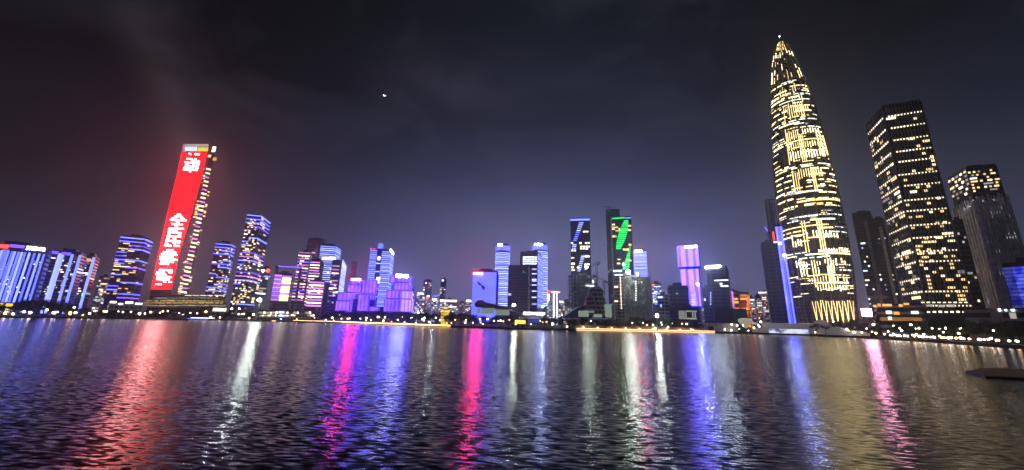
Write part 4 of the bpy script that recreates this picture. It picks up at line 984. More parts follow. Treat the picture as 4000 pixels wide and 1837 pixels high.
# --- right: grey residential pair, big tower, ribbed tower, blue cube
o = tower('grey tower with a pale vertical fin right of the pointed tower', 3326, 836, 3400, 832, 640, 4, m_='navy', depth=30, name='apartment_tower', cat='apartment tower')
mb = MB(); o.F.panel(mb, o.F.L * .56, o.F.L * .74, 0, o.H * .93, .1, 1.4); mb.build('pale_fin', M['pale'], o.e); windows(o, o.F, 900, 1190, 16, 6, .14, ['cream', 'stair', 'white'], h=.3, w_=.5)
o = tower('narrower grey tower with a pale fin next to the gold rowed tower', 3402, 858, 3452, 858, 600, 4, m_='navy', depth=30, name='apartment_tower', cat='apartment tower')
mb = MB(); o.F.panel(mb, o.F.L * .5, o.F.L * .74, 0, o.H * .93, .1, 1.4); mb.build('pale_fin', M['pale'], o.e); windows(o, o.F, 900, 1190, 16, 4, .18, ['cream', 'gold', 'dim'], h=.3, w_=.5)
def rowed(label, xl, yl, xr, yr, side, rng, yaw, rows, y0, y1, **kw):
    o = tower(label, xl, yl, xr, yr, rng, yaw, side=side, m_='glass', name='office_tower', cat='office tower', **kw)
    return o
o = rowed('big dark square tower with dotted gold window rows on both faces', 3442, 412, 3600, 405, (3374, 452), 420, -24, 17, 440, 1185)
f, s_ = o.F, o.S
zt = o.H - 10; its = {}
nr = 17
for i in range(nr):
    z = zt - (zt - 14) * i / (nr - 1) + random.uniform(-1.2, 1.2)
    if random.random() < .93:
        a0 = random.choice((0, 0, .1)); 
        for c in range(12):
            u = .03 + c * .08
            if u > a0: its.setdefault('cream', []).append(lambda mb, u=u, z=z: f.panel(mb, f.L * u, f.L * (u + .036), z, z + 1.1, .1, .4))
    for c in range(9):
        u = .04 + c * .107
        its.setdefault('cream', []).append(lambda mb, u=u, z=z: s_.panel(mb, s_.L * u, s_.L * (u + .05), z, z + 1.2, .1, .4))
    # warm storeys in between
for k_, l in its.items(): parts(o.e, 'window', l, W[k_], 100)
windows(o, f, 430, 800, 24, 11, .10, ['gold', 'gold', 'cream'], .05, .97, .55, .85, 40, .4, 'office_window'); windows(o, f, 820, 1175, 24, 11, .15, ['gold', 'gold', 'warm', 'cream'], .05, .97, .55, .85, 55, .4, 'office_window')
windows(o, s_, 520, 1170, 36, 7, .26, ['gold', 'cream', 'dim', 'gold'], .05, .97, .5, .85, 70, .4, 'side_window')
mb = MB()
for i in range(13): f.panel(mb, f.L * i / 12 - .15, f.L * i / 12 + .15, 0, o.H + 2, .02, .6)
for i in range(10): s_.panel(mb, s_.L * i / 9 - .15, s_.L * i / 9 + .15, 0, o.H + 2, .02, .6)
mb.build('mullions', M['steel'], o.e)
mb = MB(); u0, u1, z0, z1 = f.rect(3448, 420, 3596, 428); its = []
o = rowed('ribbed grey tower at the right with lit upper floors', 3772, 652, 3896, 655, (3696, 684), 520, -26, 9, 0, 0)
f, s_ = o.F, o.S
windows(o, f, 660, 745, 7, 12, .62, ['cream', 'gold', 'dim', 'gold'], .03, .97, .5, .9, 60, .3); windows(o, s_, 680, 770, 6, 9, .66, ['cream', 'gold', 'dim'], .05, .97, .5, .9, 50, .3)
windows(o, f, 770, 1180, 24, 10, .13, ['white', 'dim', 'dim', 'cream'], .05, .95, .45, .8, 40, .5, 'office_window')
mb = MB()
for i in range(24):
    f.panel(mb, f.L * i / 23 - .1, f.L * i / 23 + (1.1 if i % 2 else .2), 0, o.H * (.80 + .03 * math.sin(i * 2.3)), .02, 1.6)
for i in range(16): s_.panel(mb, s_.L * i / 15 - .1, s_.L * i / 15 + (1.0 if i % 2 else .2), 0, o.H * (.80 + .03 * math.sin(i * 1.7)), .02, 1.6)
mb.build('ribs', M['white'], o.e)
windows(o, s_, 790, 1180, 24, 7, .08, ['white', 'dim', 'cream'], .05, .95, .4, .8, 40, .4, 'side_window')
o = tower('dark shoulder tower between the gold rowed tower and the ribbed one', 3716, 868, 3762, 866, 480, 0, m_='glass', depth=24, name='office_tower', cat='office tower'); windows(o, o.F, 900, 1180, 16, 4, .12, ['dim', 'cream'])
o = tower('deep blue glowing cube building at the right edge', 3912, 1042, 4090, 1034, 330, 8, m_='navy', depth=30, name='screen_building', cat='office building')
mb = MB(); o.F.panel(mb, .2, o.F.L - .2, 6, o.H - .4, .1, .6); mb.build('led_screen', L['bluer'], o.e)
o = lowblock('long low grey podium under the blue cube at the right edge', 3760, 4120, 1204, 300, 'greyw', 20, 'podium', 'podium', yaw=8)
rects(o, o.F, [(3900, 1206, 3910, 1216), (3925, 1208, 3934, 1216), (3950, 1208, 3964, 1216)], W['white']); rects(o, o.F, [(3945, 1222, 3970, 1245)], W['dim'])
o = lowblock('two storey mall with amber roof lights right of the pink screen', 3422, 3600, 1186, 330, 'greyw', 22, 'mall', 'mall', yaw=6)
rects(o, o.F, [(3412, 1192, 3424, 1200), (3428, 1186, 3442, 1198), (3448, 1188, 3484, 1197), (3512, 1190, 3526, 1198), (3530, 1184, 3552, 1192)], W['amber'], 'roof_lamp', .5)
rects(o, o.F, [(3462, 1215, 3484, 1226), (3560, 1216, 3588, 1226), (3470, 1238, 3484, 1250)], W['white'], 'window', .3); rects(o, o.F, [(3492, 1218, 3514, 1230)], W['amber'], 'window', .3)
rects(o, o.F, [(3440, 1240, 3602, 1254)], emit('orange_arcade_light', (1, .45, .12), .35), 'arcade', .2)
o = lowblock('dim shop block with rows of small lights under the gold rowed tower', 3604, 3806, 1204, 320, 'black', 20, 'shop_block', 'shop', yaw=8)
rects(o, o.F, [(3622 + j * 23, 1217 - (j % 3), 3634 + j * 23, 1222) for j in range(8)] + [(3600 + j * 21, 1180, 3612 + j * 21, 1184) for j in range(9)], W['cream'], 'window', .3); rects(o, o.F, [(3620, 1190, 3644, 1198), (3668, 1192, 3690, 1200), (3704, 1190, 3726, 1200)], W['dim'])
o = lowblock('pink glowing billboard screen at the foot of the pointed tower', 3366, 3405, 1207, 330, 'black', 2, 'billboard', 'billboard', z0=0)
rects(o, o.F, [(3366, 1206, 3405, 1236)], W['rose'], 'screen', .2)

# --- park structures on the far bank
def shell(label, x0, x1, y0, y1, rng, name, depth, prof_, mt, smooth=True, cat='museum'):
    """organic roof shell: cross sections along its length; prof_ = [(t, bottom, top)] fractions of the pixel box"""
    c = at((x0 + x1) / 2, y1, rng); e = thing(name, (c.x, c.y, LAND), label, cat); am_ = math.atan2(c.x, c.y); nb = Vector((math.sin(am_), math.cos(am_), 0)); rg = []
    for t_, lo_, hi_ in prof_:
        px = x0 + (x1 - x0) * t_; a = at(px, y1 + (y0 - y1) * lo_, rng); b_ = at(px, y1 + (y0 - y1) * hi_, rng); h = (b_.z - a.z) / 2; cz = (a.z + b_.z) / 2; hw = depth * (.25 + .75 * math.sin(math.pi * min(.98, max(.05, t_))) ** .5)
        rg.append([Vector((a.x, a.y, 0)) + nb * (depth + math.cos(2 * math.pi * i / 14) * hw) + Vector((0, 0, cz + math.sin(2 * math.pi * i / 14) * h)) for i in range(14)])
    mb = MB(); mb.loft(rg); mb.build('roof_shell', M[mt], e, smooth=smooth); return e
e = shell('dark whale shaped museum roof in front of the blue screen building', 1852, 2040, 1168, 1232, 380, 'museum', 14, [(0, .55, .8), (.05, .5, .98), (.15, .48, 1.0), (.22, .45, .86), (.4, .4, .74), (.6, .25, .58), (.8, .1, .34), (1, .04, .12)], 'darkroof')
mb = MB()
for x0, x1, y0, y1 in ((1880, 1932, 1204, 1226), (1934, 1990, 1210, 1232), (1862, 1878, 1206, 1224)):
    a, b_ = at(x0, y1, 378), at(x1, y1, 378); c, d = at(x1, y0, 378), at(x0, y0, 378); v = Vector((math.sin(math.atan2(a.x, a.y)), math.cos(math.atan2(a.x, a.y)), 0)) * 8
    mb.loft([[a, b_, c, d], [a + v, b_ + v, c + v, d + v]])
mb.build('lit_glazing', W['greenish'], e)
# long dark base and a lit foyer under the whale roof
o = lowblock('lakeside cafe with a yellow lit window under the blue dome', 1998, 2062, 1248, 292, 'greyw', 10, 'cafe', 'cafe'); rects(o, o.F, [(2012, 1252, 2052, 1264)], W['goldp'], 'window')
e = shell('blue lit shallow dome with a bright white sign along its rim', 1996, 2180, 1232, 1262, 315, 'dome_hall', 14, [(0, .0, .2), (.1, .0, .5), (.3, .0, .9), (.5, 0, 1), (.7, 0, .9), (.9, 0, .5), (1, 0, .2)], 'greyw', cat='hall')
am_, _ = az_el(2095, 1230); cc = Vector((math.sin(am_) * 312, math.cos(am_) * 312)); dv = Vector((math.cos(am_), -math.sin(am_))); oo = T(); oo.e = e; ff = Face(cc - dv * 25, cc + dv * 25, cc + cc.normalized() * 10, 20)
lettering(oo, ff, 2045, 1220, 2086, 1231, 'signs', 6, seed=13); lettering(oo, ff, 2088, 1221, 2129, 1232, 'signs', 5, seed=14)
mb = MB(); u0, u1, z0, z1 = ff.rect(2062, 1244, 2125, 1262); ff.panel(mb, u0, u1, z0, z1, .3, .4); mb.build('blue_front', emit('blue_front_light', (.06, .09, .45), .6), e)
# rock shaped opera building
c = at(2335, 1240, 360); e = thing('opera_house', (c.x, c.y, LAND), 'dark rounded tower shaped opera house with a sloping wing beside the concrete frame', 'opera house')
pp = [(1243, 2272, 2385), (1200, 2280, 2372), (1165, 2286, 2364), (1140, 2296, 2362), (1126, 2306, 2352), (1121, 2318, 2342)]
rg = []
for y, xl, xr in pp:
    q = at((xl + xr) / 2, y, 360); r = (at(xr, y, 360) - at(xl, y, 360)).length / 2
    rg.append([Vector((q.x + math.cos(2 * math.pi * i / 20) * r, q.y + math.sin(2 * math.pi * i / 20) * r, q.z)) for i in range(20)])
mb = MB(); mb.loft(rg); mb.build('drum', M['pale'] if False else M['greyw'], e, smooth=True)
mb = MB(); A = at(2195, 1243, 356); Bq = at(2290, 1243, 356); Cq = at(2290, 1190, 356); Dq = at(2250, 1206, 356); nb = Vector((0, 14, 0)); mb.loft([[A, Bq, Cq, Dq], [A + nb, Bq + nb, Cq + nb, Dq + nb]]); mb.build('wing', M['darkroof'], e)
for x0, x1, y0, y1 in ((2262, 2300, 1214, 1238), (2300, 2322, 1214, 1222), (2322, 2352, 1228, 1240), (2366, 2392, 1186, 1240)):
    mb = MB(); q = at(x0, y1, 332 if x0 < 2360 else 350); w_ = at(x1, y1, 332) - at(x0, y1, 332); hh = at(x0, y0, 332).z - at(x0, y1, 332).z; mb.box(q, w_, Vector((0, 3, 0)), Vector((0, 0, hh))); mb.build('lit_glazing', W['greenish'], e)
# pale long pavilion with lit windows on the shore (left middle)
o = lowblock('two storey glass pavilion with white lit windows on the shore', 1010, 1222, 1212, 330, 'greyw', 12, 'pavilion', 'pavilion')
rs = []
for row, (a, b_) in enumerate(((1217, 1226), (1229, 1236))):
    x = 1012
    while x < 1218:
        w_ = random.uniform(6, 13)
        if random.random() < .85 and not (1160 < x < 1186): rs.append((x, a + random.uniform(0, 2), x + w_, b_))
        x += w_ + 3
rects(o, o.F, rs[::2], W['dim']); rects(o, o.F, rs[1::2], W['cream']); rects(o, o.F, [(1088, 1216, 1110, 1225), (1088, 1232, 1112, 1237)], W['stair'], 'lit_sign', .4)
o = lowblock('pale block under the white floodlight beneath the tall amber tower', 1000, 1060, 1155, 520, 'pale', 20, 'hall', 'hall')
# gold lantern pavilion
c = at(1737, 1262, 318); e = thing('lantern_pavilion', (c.x, c.y, LAND), 'gold glowing lantern shaped pavilion with square panels by the water', 'pavilion'); top = at(1737, 1212, 318)
w0 = (at(1749, 1262, 318) - at(1725, 1262, 318)).length / 2; w1 = (at(1753, 1213, 318) - at(1721, 1213, 318)).length / 2
sq = lambda w_, z: [Vector((c.x + sx * w_, c.y + sy * w_, z)) for sx, sy in ((-1, -1), (1, -1), (1, 1), (-1, 1))]
mb = MB(); mb.loft([sq(w0, LAND), sq(w1, top.z)]); mb.build('lantern_body', W['goldp'], e)
mb = MB(); mb.loft([sq(w1 + .4, top.z), sq(w1 + .4, top.z + .5)]); 
for i in range(5): z = LAND + (top.z - LAND) * i / 5; ww = w0 + (w1 - w0) * i / 5 + .12; mb.loft([sq(ww, z), sq(ww, z + .35)])
for s_ in (-.5, 0, .5):
    mb.box(Vector((c.x + s_ * w0 - .12, c.y - w0 - .3, LAND)), Vector((.25, 0, 0)), Vector((0, .2, 0)), Vector((0, (w0 - w1), top.z - LAND)))
mb.build('lantern_frame', M['black'], e)
# balloon
c = at(2914, 1284, 372); t1 = at(2914, 1243, 372); e = thing('tethered_balloon', (c.x, c.y, LAND), 'pale cream balloon shaped like an upturned drop by the lakeside', 'balloon'); h = t1.z - c.z
mb = MB(); mb.lathe((c.x, c.y, c.z), [(.2, 0), (1.3, .10 * h), (2.9, .32 * h), (4.5, .55 * h), (5.4, .74 * h), (4.9, .9 * h), (3.0, .98 * h), (.2, h)], 20); mb.build('envelope', emit('cream_balloon_glow', (.62, .52, .38), .75), e, smooth=True)
mb = MB(); mb.cbox((c.x, c.y, LAND + .1), 1.4, 1.4, 1.1); mb.build('basket', M['wood'], e)
mb = MB()
for dx, dy in ((-.6, -.6), (.6, -.6), (.6, .6), (-.6, .6)): mb.tube((c.x + dx, c.y + dy, LAND + 1.1), (c.x + dx * .3, c.y + dy * .3, c.z + .6), .05, n=4)
mb.build('rope', M['black'], e)
# tents and temporary halls
def tent(label, x0, x1, yb, yt, rng, peak=.5, ridge='gable', depth=14):
    rng += 124; a, b_ = at(x0, yb, rng), at(x1, yb, rng); t_ = at((x0 + x1) / 2, yt, rng); am_ = math.atan2(a.x + b_.x, a.y + b_.y); nb = Vector((math.sin(am_), math.cos(am_), 0)) * depth
    e = thing('tent', ((a.x + b_.x) / 2, (a.y + b_.y) / 2, LAND), label, 'tent'); zt_ = t_.z; z0 = LAND; pts = []
    if ridge == 'flat': pts = [(0, z0), (0, zt_), (1, zt_), (1, z0)]
    else:
        n_ = 9; pts = [(0, z0)] + [(i / n_, z0 + (zt_ - z0) * (.45 + .55 * math.sin(math.pi * (i / n_)) ** .8)) for i in range(n_ + 1)] + [(1, z0)]
    ring_ = [Vector((a.x + (b_.x - a.x) * u, a.y + (b_.y - a.y) * u, z)) for u, z in pts]
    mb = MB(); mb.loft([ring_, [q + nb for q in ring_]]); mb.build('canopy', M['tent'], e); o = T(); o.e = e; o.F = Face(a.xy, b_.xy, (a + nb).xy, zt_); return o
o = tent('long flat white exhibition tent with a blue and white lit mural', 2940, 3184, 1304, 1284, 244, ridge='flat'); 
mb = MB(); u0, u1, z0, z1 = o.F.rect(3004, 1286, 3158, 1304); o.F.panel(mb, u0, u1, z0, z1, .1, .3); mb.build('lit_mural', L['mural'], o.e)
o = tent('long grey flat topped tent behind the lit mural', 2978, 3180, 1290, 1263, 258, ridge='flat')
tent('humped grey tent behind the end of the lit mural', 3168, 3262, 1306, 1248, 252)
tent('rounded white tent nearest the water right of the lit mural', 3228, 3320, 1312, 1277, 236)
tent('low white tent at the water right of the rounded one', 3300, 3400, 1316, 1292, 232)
# quay with light strips
def edge(label, pts, mt, z=1.0, push_=-.4, th=.55, ztop=None, wall=None, double=False):
    P = [ground(x, y) for x, y in pts]; P = [q * (1 + push_ / q.length) for q in P]
    e = thing('quay', (P[0].x, P[0].y, 0), label, 'quay')
    mb = MB()
    for a, b_ in zip(P, P[1:]):
        d = b_ - a; nrm = Vector((-d.y, d.x, 0)).normalized(); nrm = nrm if nrm.dot(a) > 0 else -nrm
        mb.box(a + Vector((0, 0, -.3)), d, nrm * 5, Vector((0, 0, LAND + .5)))
    mb.build('quay_wall', M['stone'], e)
    for zz in ((z, z + 1.1) if double else (z,)):
        mb = MB()
        for a, b_ in zip(P, P[1:]):
            d = b_ - a; nrm = Vector((-d.y, d.x, 0)).normalized(); nrm = nrm if nrm.dot(a) > 0 else -nrm
            mb.box(a - nrm * .15 + Vector((0, 0, zz)), d, nrm * .12, Vector((0, 0, th)))
        mb.build('light_strip', W[mt], e)
    mb = MB()
    for a, b_ in zip(P, P[1:]):
        d = b_ - a; nrm = Vector((-d.y, d.x, 0)).normalized(); nrm = nrm if nrm.dot(a) > 0 else -nrm; n_ = max(1, int(d.length / 3))
        for i in range(n_): mb.cbox(a + d * (i / n_) + nrm * .4 + Vector((0, 0, LAND + .2)), .08, .08, 1.1)
        mb.box(a + nrm * .4 + Vector((0, 0, LAND + 1.3)), d, nrm * .06, Vector((0, 0, .06)))
    mb.build('railing', M['black'], e)
    return e
edge('short stretch of quay with a gold light strip below the tall amber tower', [(982, 1254), (1076, 1257)], 'edge', .4, -.6)
edge('long quay with a gold light strip below the purple cubes', [(1145, 1258), (1350, 1264), (1500, 1269.5), (1758, 1279)], 'edge', .9, -.6, .75)
edge('quay with a double orange light strip in front of the park', [(2252, 1292.6), (2500, 1297.5), (2792, 1303)], 'edge2', .35, -.8, .5, double=True)
# terrace wall above the orange quay, washed by small lamps
c0, c1 = at(2250, 1280, shore_range(2250) + 9), at(2730, 1290, shore_range(2730) + 9)
e = thing('terrace_wall', (c0.x, c0.y, LAND), 'tan stone terrace wall washed by small orange lamps above the orange quay', 'wall'); d = c1 - c0; d.z = 0
mb = MB(); mb.box(Vector((c0.x, c0.y, LAND)), d, Vector((0, 3, 0)), Vector((0, 0, 2.6))); mb.build('wall_face', solid('tan_terrace_stone', (.5, .33, .17), .8), e)
for i in range(9):
    q = Vector((c0.x, c0.y, LAND)) + d * ((i + .5) / 9) + Vector((0, -1.2, 0)); mb = MB(); mb.ball(q + Vector((0, 0, .9)), .5, 8); mb.build('wall_lamp', W['lampo'], e)
# dark platform floating at the right
P = [ground(3772, 1457), ground(3840, 1446), ground(4020, 1449), ground(4040, 1487), ground(3850, 1478)]
c = sum(P, Vector()) / 5; e = thing('floating_platform', (c.x, c.y, 0), 'low brown wooden platform floating on the dark water near the right edge', 'platform')
mb = MB(); mb.prism([q.xy for q in P], -.2, .22); mb.build('hull', M['black'], e)
mb = MB(); mb.prism([(c.xy + (q.xy - c.xy) * .97) for q in P], .223, .32); mb.build('deck', M['wood'], e)
mb = MB()
for q in P: mb.tube((q.x * .998, q.y * .998, 0), (q.x * .998, q.y * .998, .75), .06, n=6)
mb.build('mooring_post', M['wood'], e)
# sightseeing boat at left
A, Bq = at(722, 1248, 446), at(858, 1249, 446); c = (A + Bq) / 2; d = Bq - A; d.z = 0; ln = d.length; d.normalize(); w_ = Vector((-d.y, d.x, 0)); e = thing('sightseeing_boat', (c.x, c.y, 0), 'long low sightseeing boat with white and blue lights by the left shore', 'boat')
mb = MB(); hull = [(-.5, 0), (-.46, -1.6), (.44, -1.6), (.5, 0), (.44, 1.6), (-.46, 1.6)]
mb.loft([[Vector((c.x, c.y, z)) + d * (ln * u * k_) + w_ * (v * k_) for u, v in hull] for z, k_ in ((-.2, .93), (.5, .97), (.9, 1))]); mb.build('hull', M['black'], e)
mb = MB(); mb.box(Vector((c.x, c.y, .93)) - d * ln * .33 - w_ * 1.2, d * ln * .66, w_ * 2.4, Vector((0, 0, 1.5))); mb.build('cabin', M['darkroof'], e)
mb = MB(); mb.box(Vector((c.x, c.y, 1.9)) - d * ln * .34 - w_ * 1.34, d * ln * .68, w_ * .1, Vector((0, 0, .4))); mb.build('white_light_strip', W['white'], e)
mb = MB(); mb.box(Vector((c.x, c.y, .95)) - d * ln * .42 - w_ * 1.7, d * ln * .6, w_ * .1, Vector((0, 0, .5))); mb.build('blue_light_strip', W['blue'], e)
mb = MB(); mb.box(Vector((c.x, c.y, 2.45)) - d * ln * .35 - w_ * 1.3, d * ln * .7, w_ * 2.6, Vector((0, 0, .15))); mb.build('roof', M['pale'], e)
# aircraft
c = at(1503, 375, 1500); e = thing('aircraft', c, 'distant aircraft with bright landing lights in the dark sky', 'aircraft')
ax = Vector((.92, -.35, -.12)).normalized(); sd = Vector((.35, .92, 0)).normalized(); mb = MB(); mb.tube(c - ax * 5, c + ax * 4, .8, .8, 10); mb.tube(c + ax * 4, c + ax * 5.6, .8, .25, 10); mb.tube(c - ax * 5, c - ax * 7.5, .8, .2, 10); mb.build('fuselage', M['pale'], e)
for s_ in (-1, 1): mb = MB(); mb.box(c + sd * s_ * .7 - ax, sd * s_ * 6.5 - ax * 1.5, ax * 1.8, Vector((0, 0, .25))); mb.build('wing', M['pale'], e)
mb = MB(); mb.box(c - ax * 7.4, -ax * .9 + Vector((0, 0, 2.4)), ax * 1.4, sd * .2); mb.build('tail_fin', M['pale'], e)
q = c - camr * 0; 
for k_, (dx, r) in enumerate(((-3.2, 1.9), (3.0, 1.2))): mb = MB(); mb.ball(c + Vector((dx, -2.6, -dx * .3)), r, 10); mb.build('landing_light', W['plane'], e)

# ------------------------------------------------------------------ trees
LM = [(-400, 190, 'the blue tubed slab'), (190, 330, 'the brown blue tubed tower'), (330, 440, 'the narrow brown tower'), (440, 600, 'the tower left of the red one'), (600, 720, 'the red screen tower'), (720, 830, 'the gold podium'), (830, 930, 'the tower right of the red one'),
      (930, 1070, 'the tall amber windowed tower'), (1070, 1190, 'the violet roof frame block'), (1190, 1300, 'the pink striped towers'), (1300, 1400, 'the left purple cubes'), (1400, 1500, 'the blue banded tower'), (1500, 1615, 'the white signed purple cubes'), (1615, 1715, 'the small pale flats'), (1715, 1840, 'the gold lantern pavilion'),
      (1840, 1930, 'the blue screen building'), (1930, 2000, 'the whale shaped museum'), (2000, 2180, 'the blue dome'), (2180, 2270, 'the opera wing'), (2270, 2400, 'the opera house'), (2400, 2480, 'the green leaf tower'), (2480, 2560, 'the dark concrete frame'), (2560, 2640, 'the dark box building'), (2640, 2740, 'the lilac tower'), (2740, 2900, 'the long stone hall'),
      (2900, 3000, 'the cream balloon'), (3000, 3180, 'the lit mural tent'), (3180, 3350, 'the pointed tower'), (3350, 3430, 'the pink billboard'), (3430, 3560, 'the amber lit mall'), (3560, 3680, 'the gold rowed tower'), (3680, 3800, 'the shoulder tower'), (3800, 3900, 'the ribbed tower'), (3900, 4500, 'the blue cube')]
ORD = ['first', 'second', 'third', 'fourth', 'fifth', 'sixth', 'seventh', 'eighth', 'ninth', 'tenth', 'eleventh', 'twelfth', 'thirteenth', 'fourteenth', 'fifteenth', 'sixteenth', 'seventeenth', 'eighteenth', 'nineteenth', 'twentieth', 'twenty-first', 'twenty-second', 'twenty-third', 'twenty-fourth', 'twenty-fifth', 'twenty-sixth']
def make_tree(seed, H=9., W_=4.2, leaves=1500):
    rnd = random.Random(seed); mt_ = MB(); n_ = 7
    pts = [Vector((0, 0, 0)), Vector((rnd.uniform(-.2, .2), rnd.uniform(-.2, .2), H * .2)), Vector((rnd.uniform(-.4, .4), rnd.uniform(-.4, .4), H * .42)), Vector((rnd.uniform(-.5, .5), rnd.uniform(-.5, .5), H * .72))]
    for (a, b_), (r0_, r1_) in zip(zip(pts, pts[1:]), ((.30, .24), (.24, .17), (.17, .07))): mt_.tube(a, b_, r0_, r1_, n_)
    cl = []
    for i in range(11):
        a = rnd.uniform(0, 6.28); t_ = rnd.uniform(.25, .95); st = pts[1] + (pts[3] - pts[1]) * t_; en = st + Vector((math.cos(a) * W_ * rnd.uniform(.45, .85), math.sin(a) * W_ * rnd.uniform(.45, .85), H * rnd.uniform(.03, .25)))
        mt_.tube(st, en, .10, .03, 5); cl.append((en, rnd.uniform(1.0, 1.9)))
        cl.append((st + (en - st) * .5, rnd.uniform(.8, 1.5)))
    for i in range(5): cl.append((pts[3] + Vector((rnd.uniform(-1.4, 1.4), rnd.uniform(-1.4, 1.4), rnd.uniform(0, H * .2))), rnd.uniform(1., 1.7)))
    lf = MB(); per = leaves // len(cl)
    for c_, r in cl:
        for _ in range(per):
            v = Vector((rnd.gauss(0, 1), rnd.gauss(0, 1), rnd.gauss(0, .75))).normalized() * r * rnd.uniform(.35, 1.08); p_ = c_ + v
            a = Vector((rnd.gauss(0, 1), rnd.gauss(0, 1), rnd.gauss(0, 1))).normalized() * rnd.uniform(.16, .34); b2 = a.orthogonal().normalized() * a.length * .7
            k_ = len(lf.v); lf.v += [p_ - a, p_ + b2, p_ + a, p_ - b2]; lf.f.append([k_, k_ + 1, k_ + 2, k_ + 3])
    r = thing('tree', (0, 0, 0), 'tree', 'tree'); tk = mt_.build('trunk', M['bark'], r); cr = lf.build('crown', M['leaf'], r); return r
protos = [make_tree(s_) for s_ in range(7)]; used = [False] * 7
def copy_tree(r):
    c_ = r.copy(); COL.objects.link(c_)
    for ch in list(r.children): d_ = ch.copy(); COL.objects.link(d_); d_.parent = c_
    return c_
tree_list = []
def tr(px, ytop, off): tree_list.append((px, ytop, off))
rnd = random.Random(3)
def tops(px):
    K = [(-60, 1178), (60, 1175), (110, 1160), (200, 1165), (290, 1182), (360, 1205), (420, 1208), (560, 1210), (640, 1208), (700, 1200), (760, 1204), (860, 1212), (960, 1218), (1010, 1222), (1250, 1222), (1300, 1205), (1400, 1212), (1500, 1208), (1600, 1212), (1690, 1212), (1760, 1210), (1800, 1208), (1840, 1218), (1950, 1228), (2040, 1246), (2130, 1236), (2200, 1234), (2260, 1236), (2380, 1236), (2430, 1240), (2520, 1232), (2620, 1236), (2720, 1262), (2960, 1270), (3180, 1262), (3300, 1246), (3400, 1254), (3480, 1258), (3560, 1250), (3640, 1240), (3720, 1240), (3840, 1244), (4060, 1248)]
    for (x0, y0), (x1, y1) in zip(K, K[1:]):
        if x0 <= px <= x1: return y0 + (y1 - y0) * (px - x0) / (x1 - x0)
    return 1240
px = -50
while px < 4040:
    g = 26 if px < 3300 else 30
    skipz = (1000 < px < 1235) or (2720 < px < 2890) or (2930 < px < 3170) or (2000 < px < 2120)
    if not skipz or rnd.random() < .12:
        if not (2440 < px < 2560 and rnd.random() < .4): tr(px + rnd.uniform(-6, 6), tops(px) + rnd.uniform(-5, 10), rnd.uniform(9, 22))
    if rnd.random() < .45 and not skipz: tr(px + rnd.uniform(8, 18), tops(px) + rnd.uniform(4, 18), rnd.uniform(5, 10))
    px += g * rnd.uniform(.75, 1.2)
for px in (3330, 3420, 3450, 3535, 3560): tr(px, 1196 if px > 3400 else 1238, 60)
tree_list.sort()
cnt = {}
for px, yt, off in tree_list:
    lm = next(l for a, b_, l in LM if a <= px < b_); cnt[lm] = cnt.get(lm, 0) + 1
seen = {}
for px, yt, off in tree_list:
    R0 = shore_range(px) + off; q = at(px, yt, R0); h = max(3.5, q.z - LAND); i = rnd.randrange(7)
    if not used[i]: r = protos[i]; used[i] = True
    else: r = copy_tree(protos[i])
    r.location = (q.x, q.y, LAND); s_ = h / 10.2; sw_ = s_ * rnd.uniform(.95, 1.3); r.scale = (sw_, sw_, s_); r.rotation_euler = (0, 0, rnd.uniform(0, 6.28))
    lm = next(l for a, b_, l in LM if a <= px < b_); k_ = seen.get(lm, 0); seen[lm] = k_ + 1
    r['label'] = ('%s dark tree from the left below %s' % (ORD[min(25, k_)], lm)) if cnt[lm] > 1 else 'the one dark tree below ' + lm
    r['group'] = 'dark trees along the far shore'
for i, u_ in enumerate(used):
    if not u_:
        for ch in list(protos[i].children): bpy.data.objects.remove(ch)
        bpy.data.objects.remove(protos[i])

# ------------------------------------------------------------------ lamps
LP = [(225, 1219), (275, 1221, 'o'), (290, 1201, 'o'), (370, 1215), (415, 1217), (463, 1217), (512, 1219), (545, 1225), (625, 1222), (700, 1224), (770, 1225), (905, 1206), (935, 1206), (945, 1228), (990, 1229), (1225, 1232), (1298, 1242), (1334, 1245), (1358, 1244, 'o'), (1366, 1244, 'o'),
      (1408, 1245), (1430, 1251), (1449, 1251), (1482, 1240), (1504, 1240), (1554, 1250), (1571, 1240), (1610, 1241), (1626, 1261), (1634, 1221), (1646, 1214), (1658, 1242), (1656, 1252, 'o'), (1681, 1261), (1702, 1242), (1763, 1262), (1818, 1261), (1847, 1261), (1875, 1247), (1877, 1260), (1904, 1247),
      (1930, 1254, 'o'), (1946, 1254, 'o'), (1966, 1256, 'o'), (1990, 1250, 'o'), (2110, 1254, 'o'), (2135, 1258, 'o'), (2158, 1262), (2195, 1232), (2308, 1254), (2470, 1262, 'o'), (2512, 1262), (2527, 1270, 'o'), (2551, 1270), (2560, 1282), (2586, 1269), (2582, 1260), (2626, 1264), (2664, 1265, 'o'), (2682, 1266), (2610, 1278, 'o'), (2700, 1290, 'o'),
      (2858, 1268), (2880, 1272), (2888, 1285), (2945, 1280, 'o'), (2962, 1270), (2972, 1258), (3255, 1256), (3340, 1280), (3385, 1284), (3412, 1268), (3490, 1273), (3515, 1283), (3522, 1292), (3478, 1312), (3488, 1312), (3517, 1321), (3545, 1314), (3558, 1269), (3575, 1284), (3590, 1283), (3572, 1313), (3590, 1314), (3605, 1316), (3622, 1322), (3635, 1320), (3645, 1317), (3641, 1283), (3670, 1285), (3684, 1298),
      (3670, 1313), (3694, 1282), (3705, 1323), (3716, 1320), (3735, 1321, 'o'), (3765, 1324, 'o'), (3790, 1325), (3745, 1303), (3752, 1284), (3831, 1332), (3846, 1330), (3860, 1325), (3880, 1292), (3970, 1332), (3945, 1334)]
rl = random.Random(77); px = 20
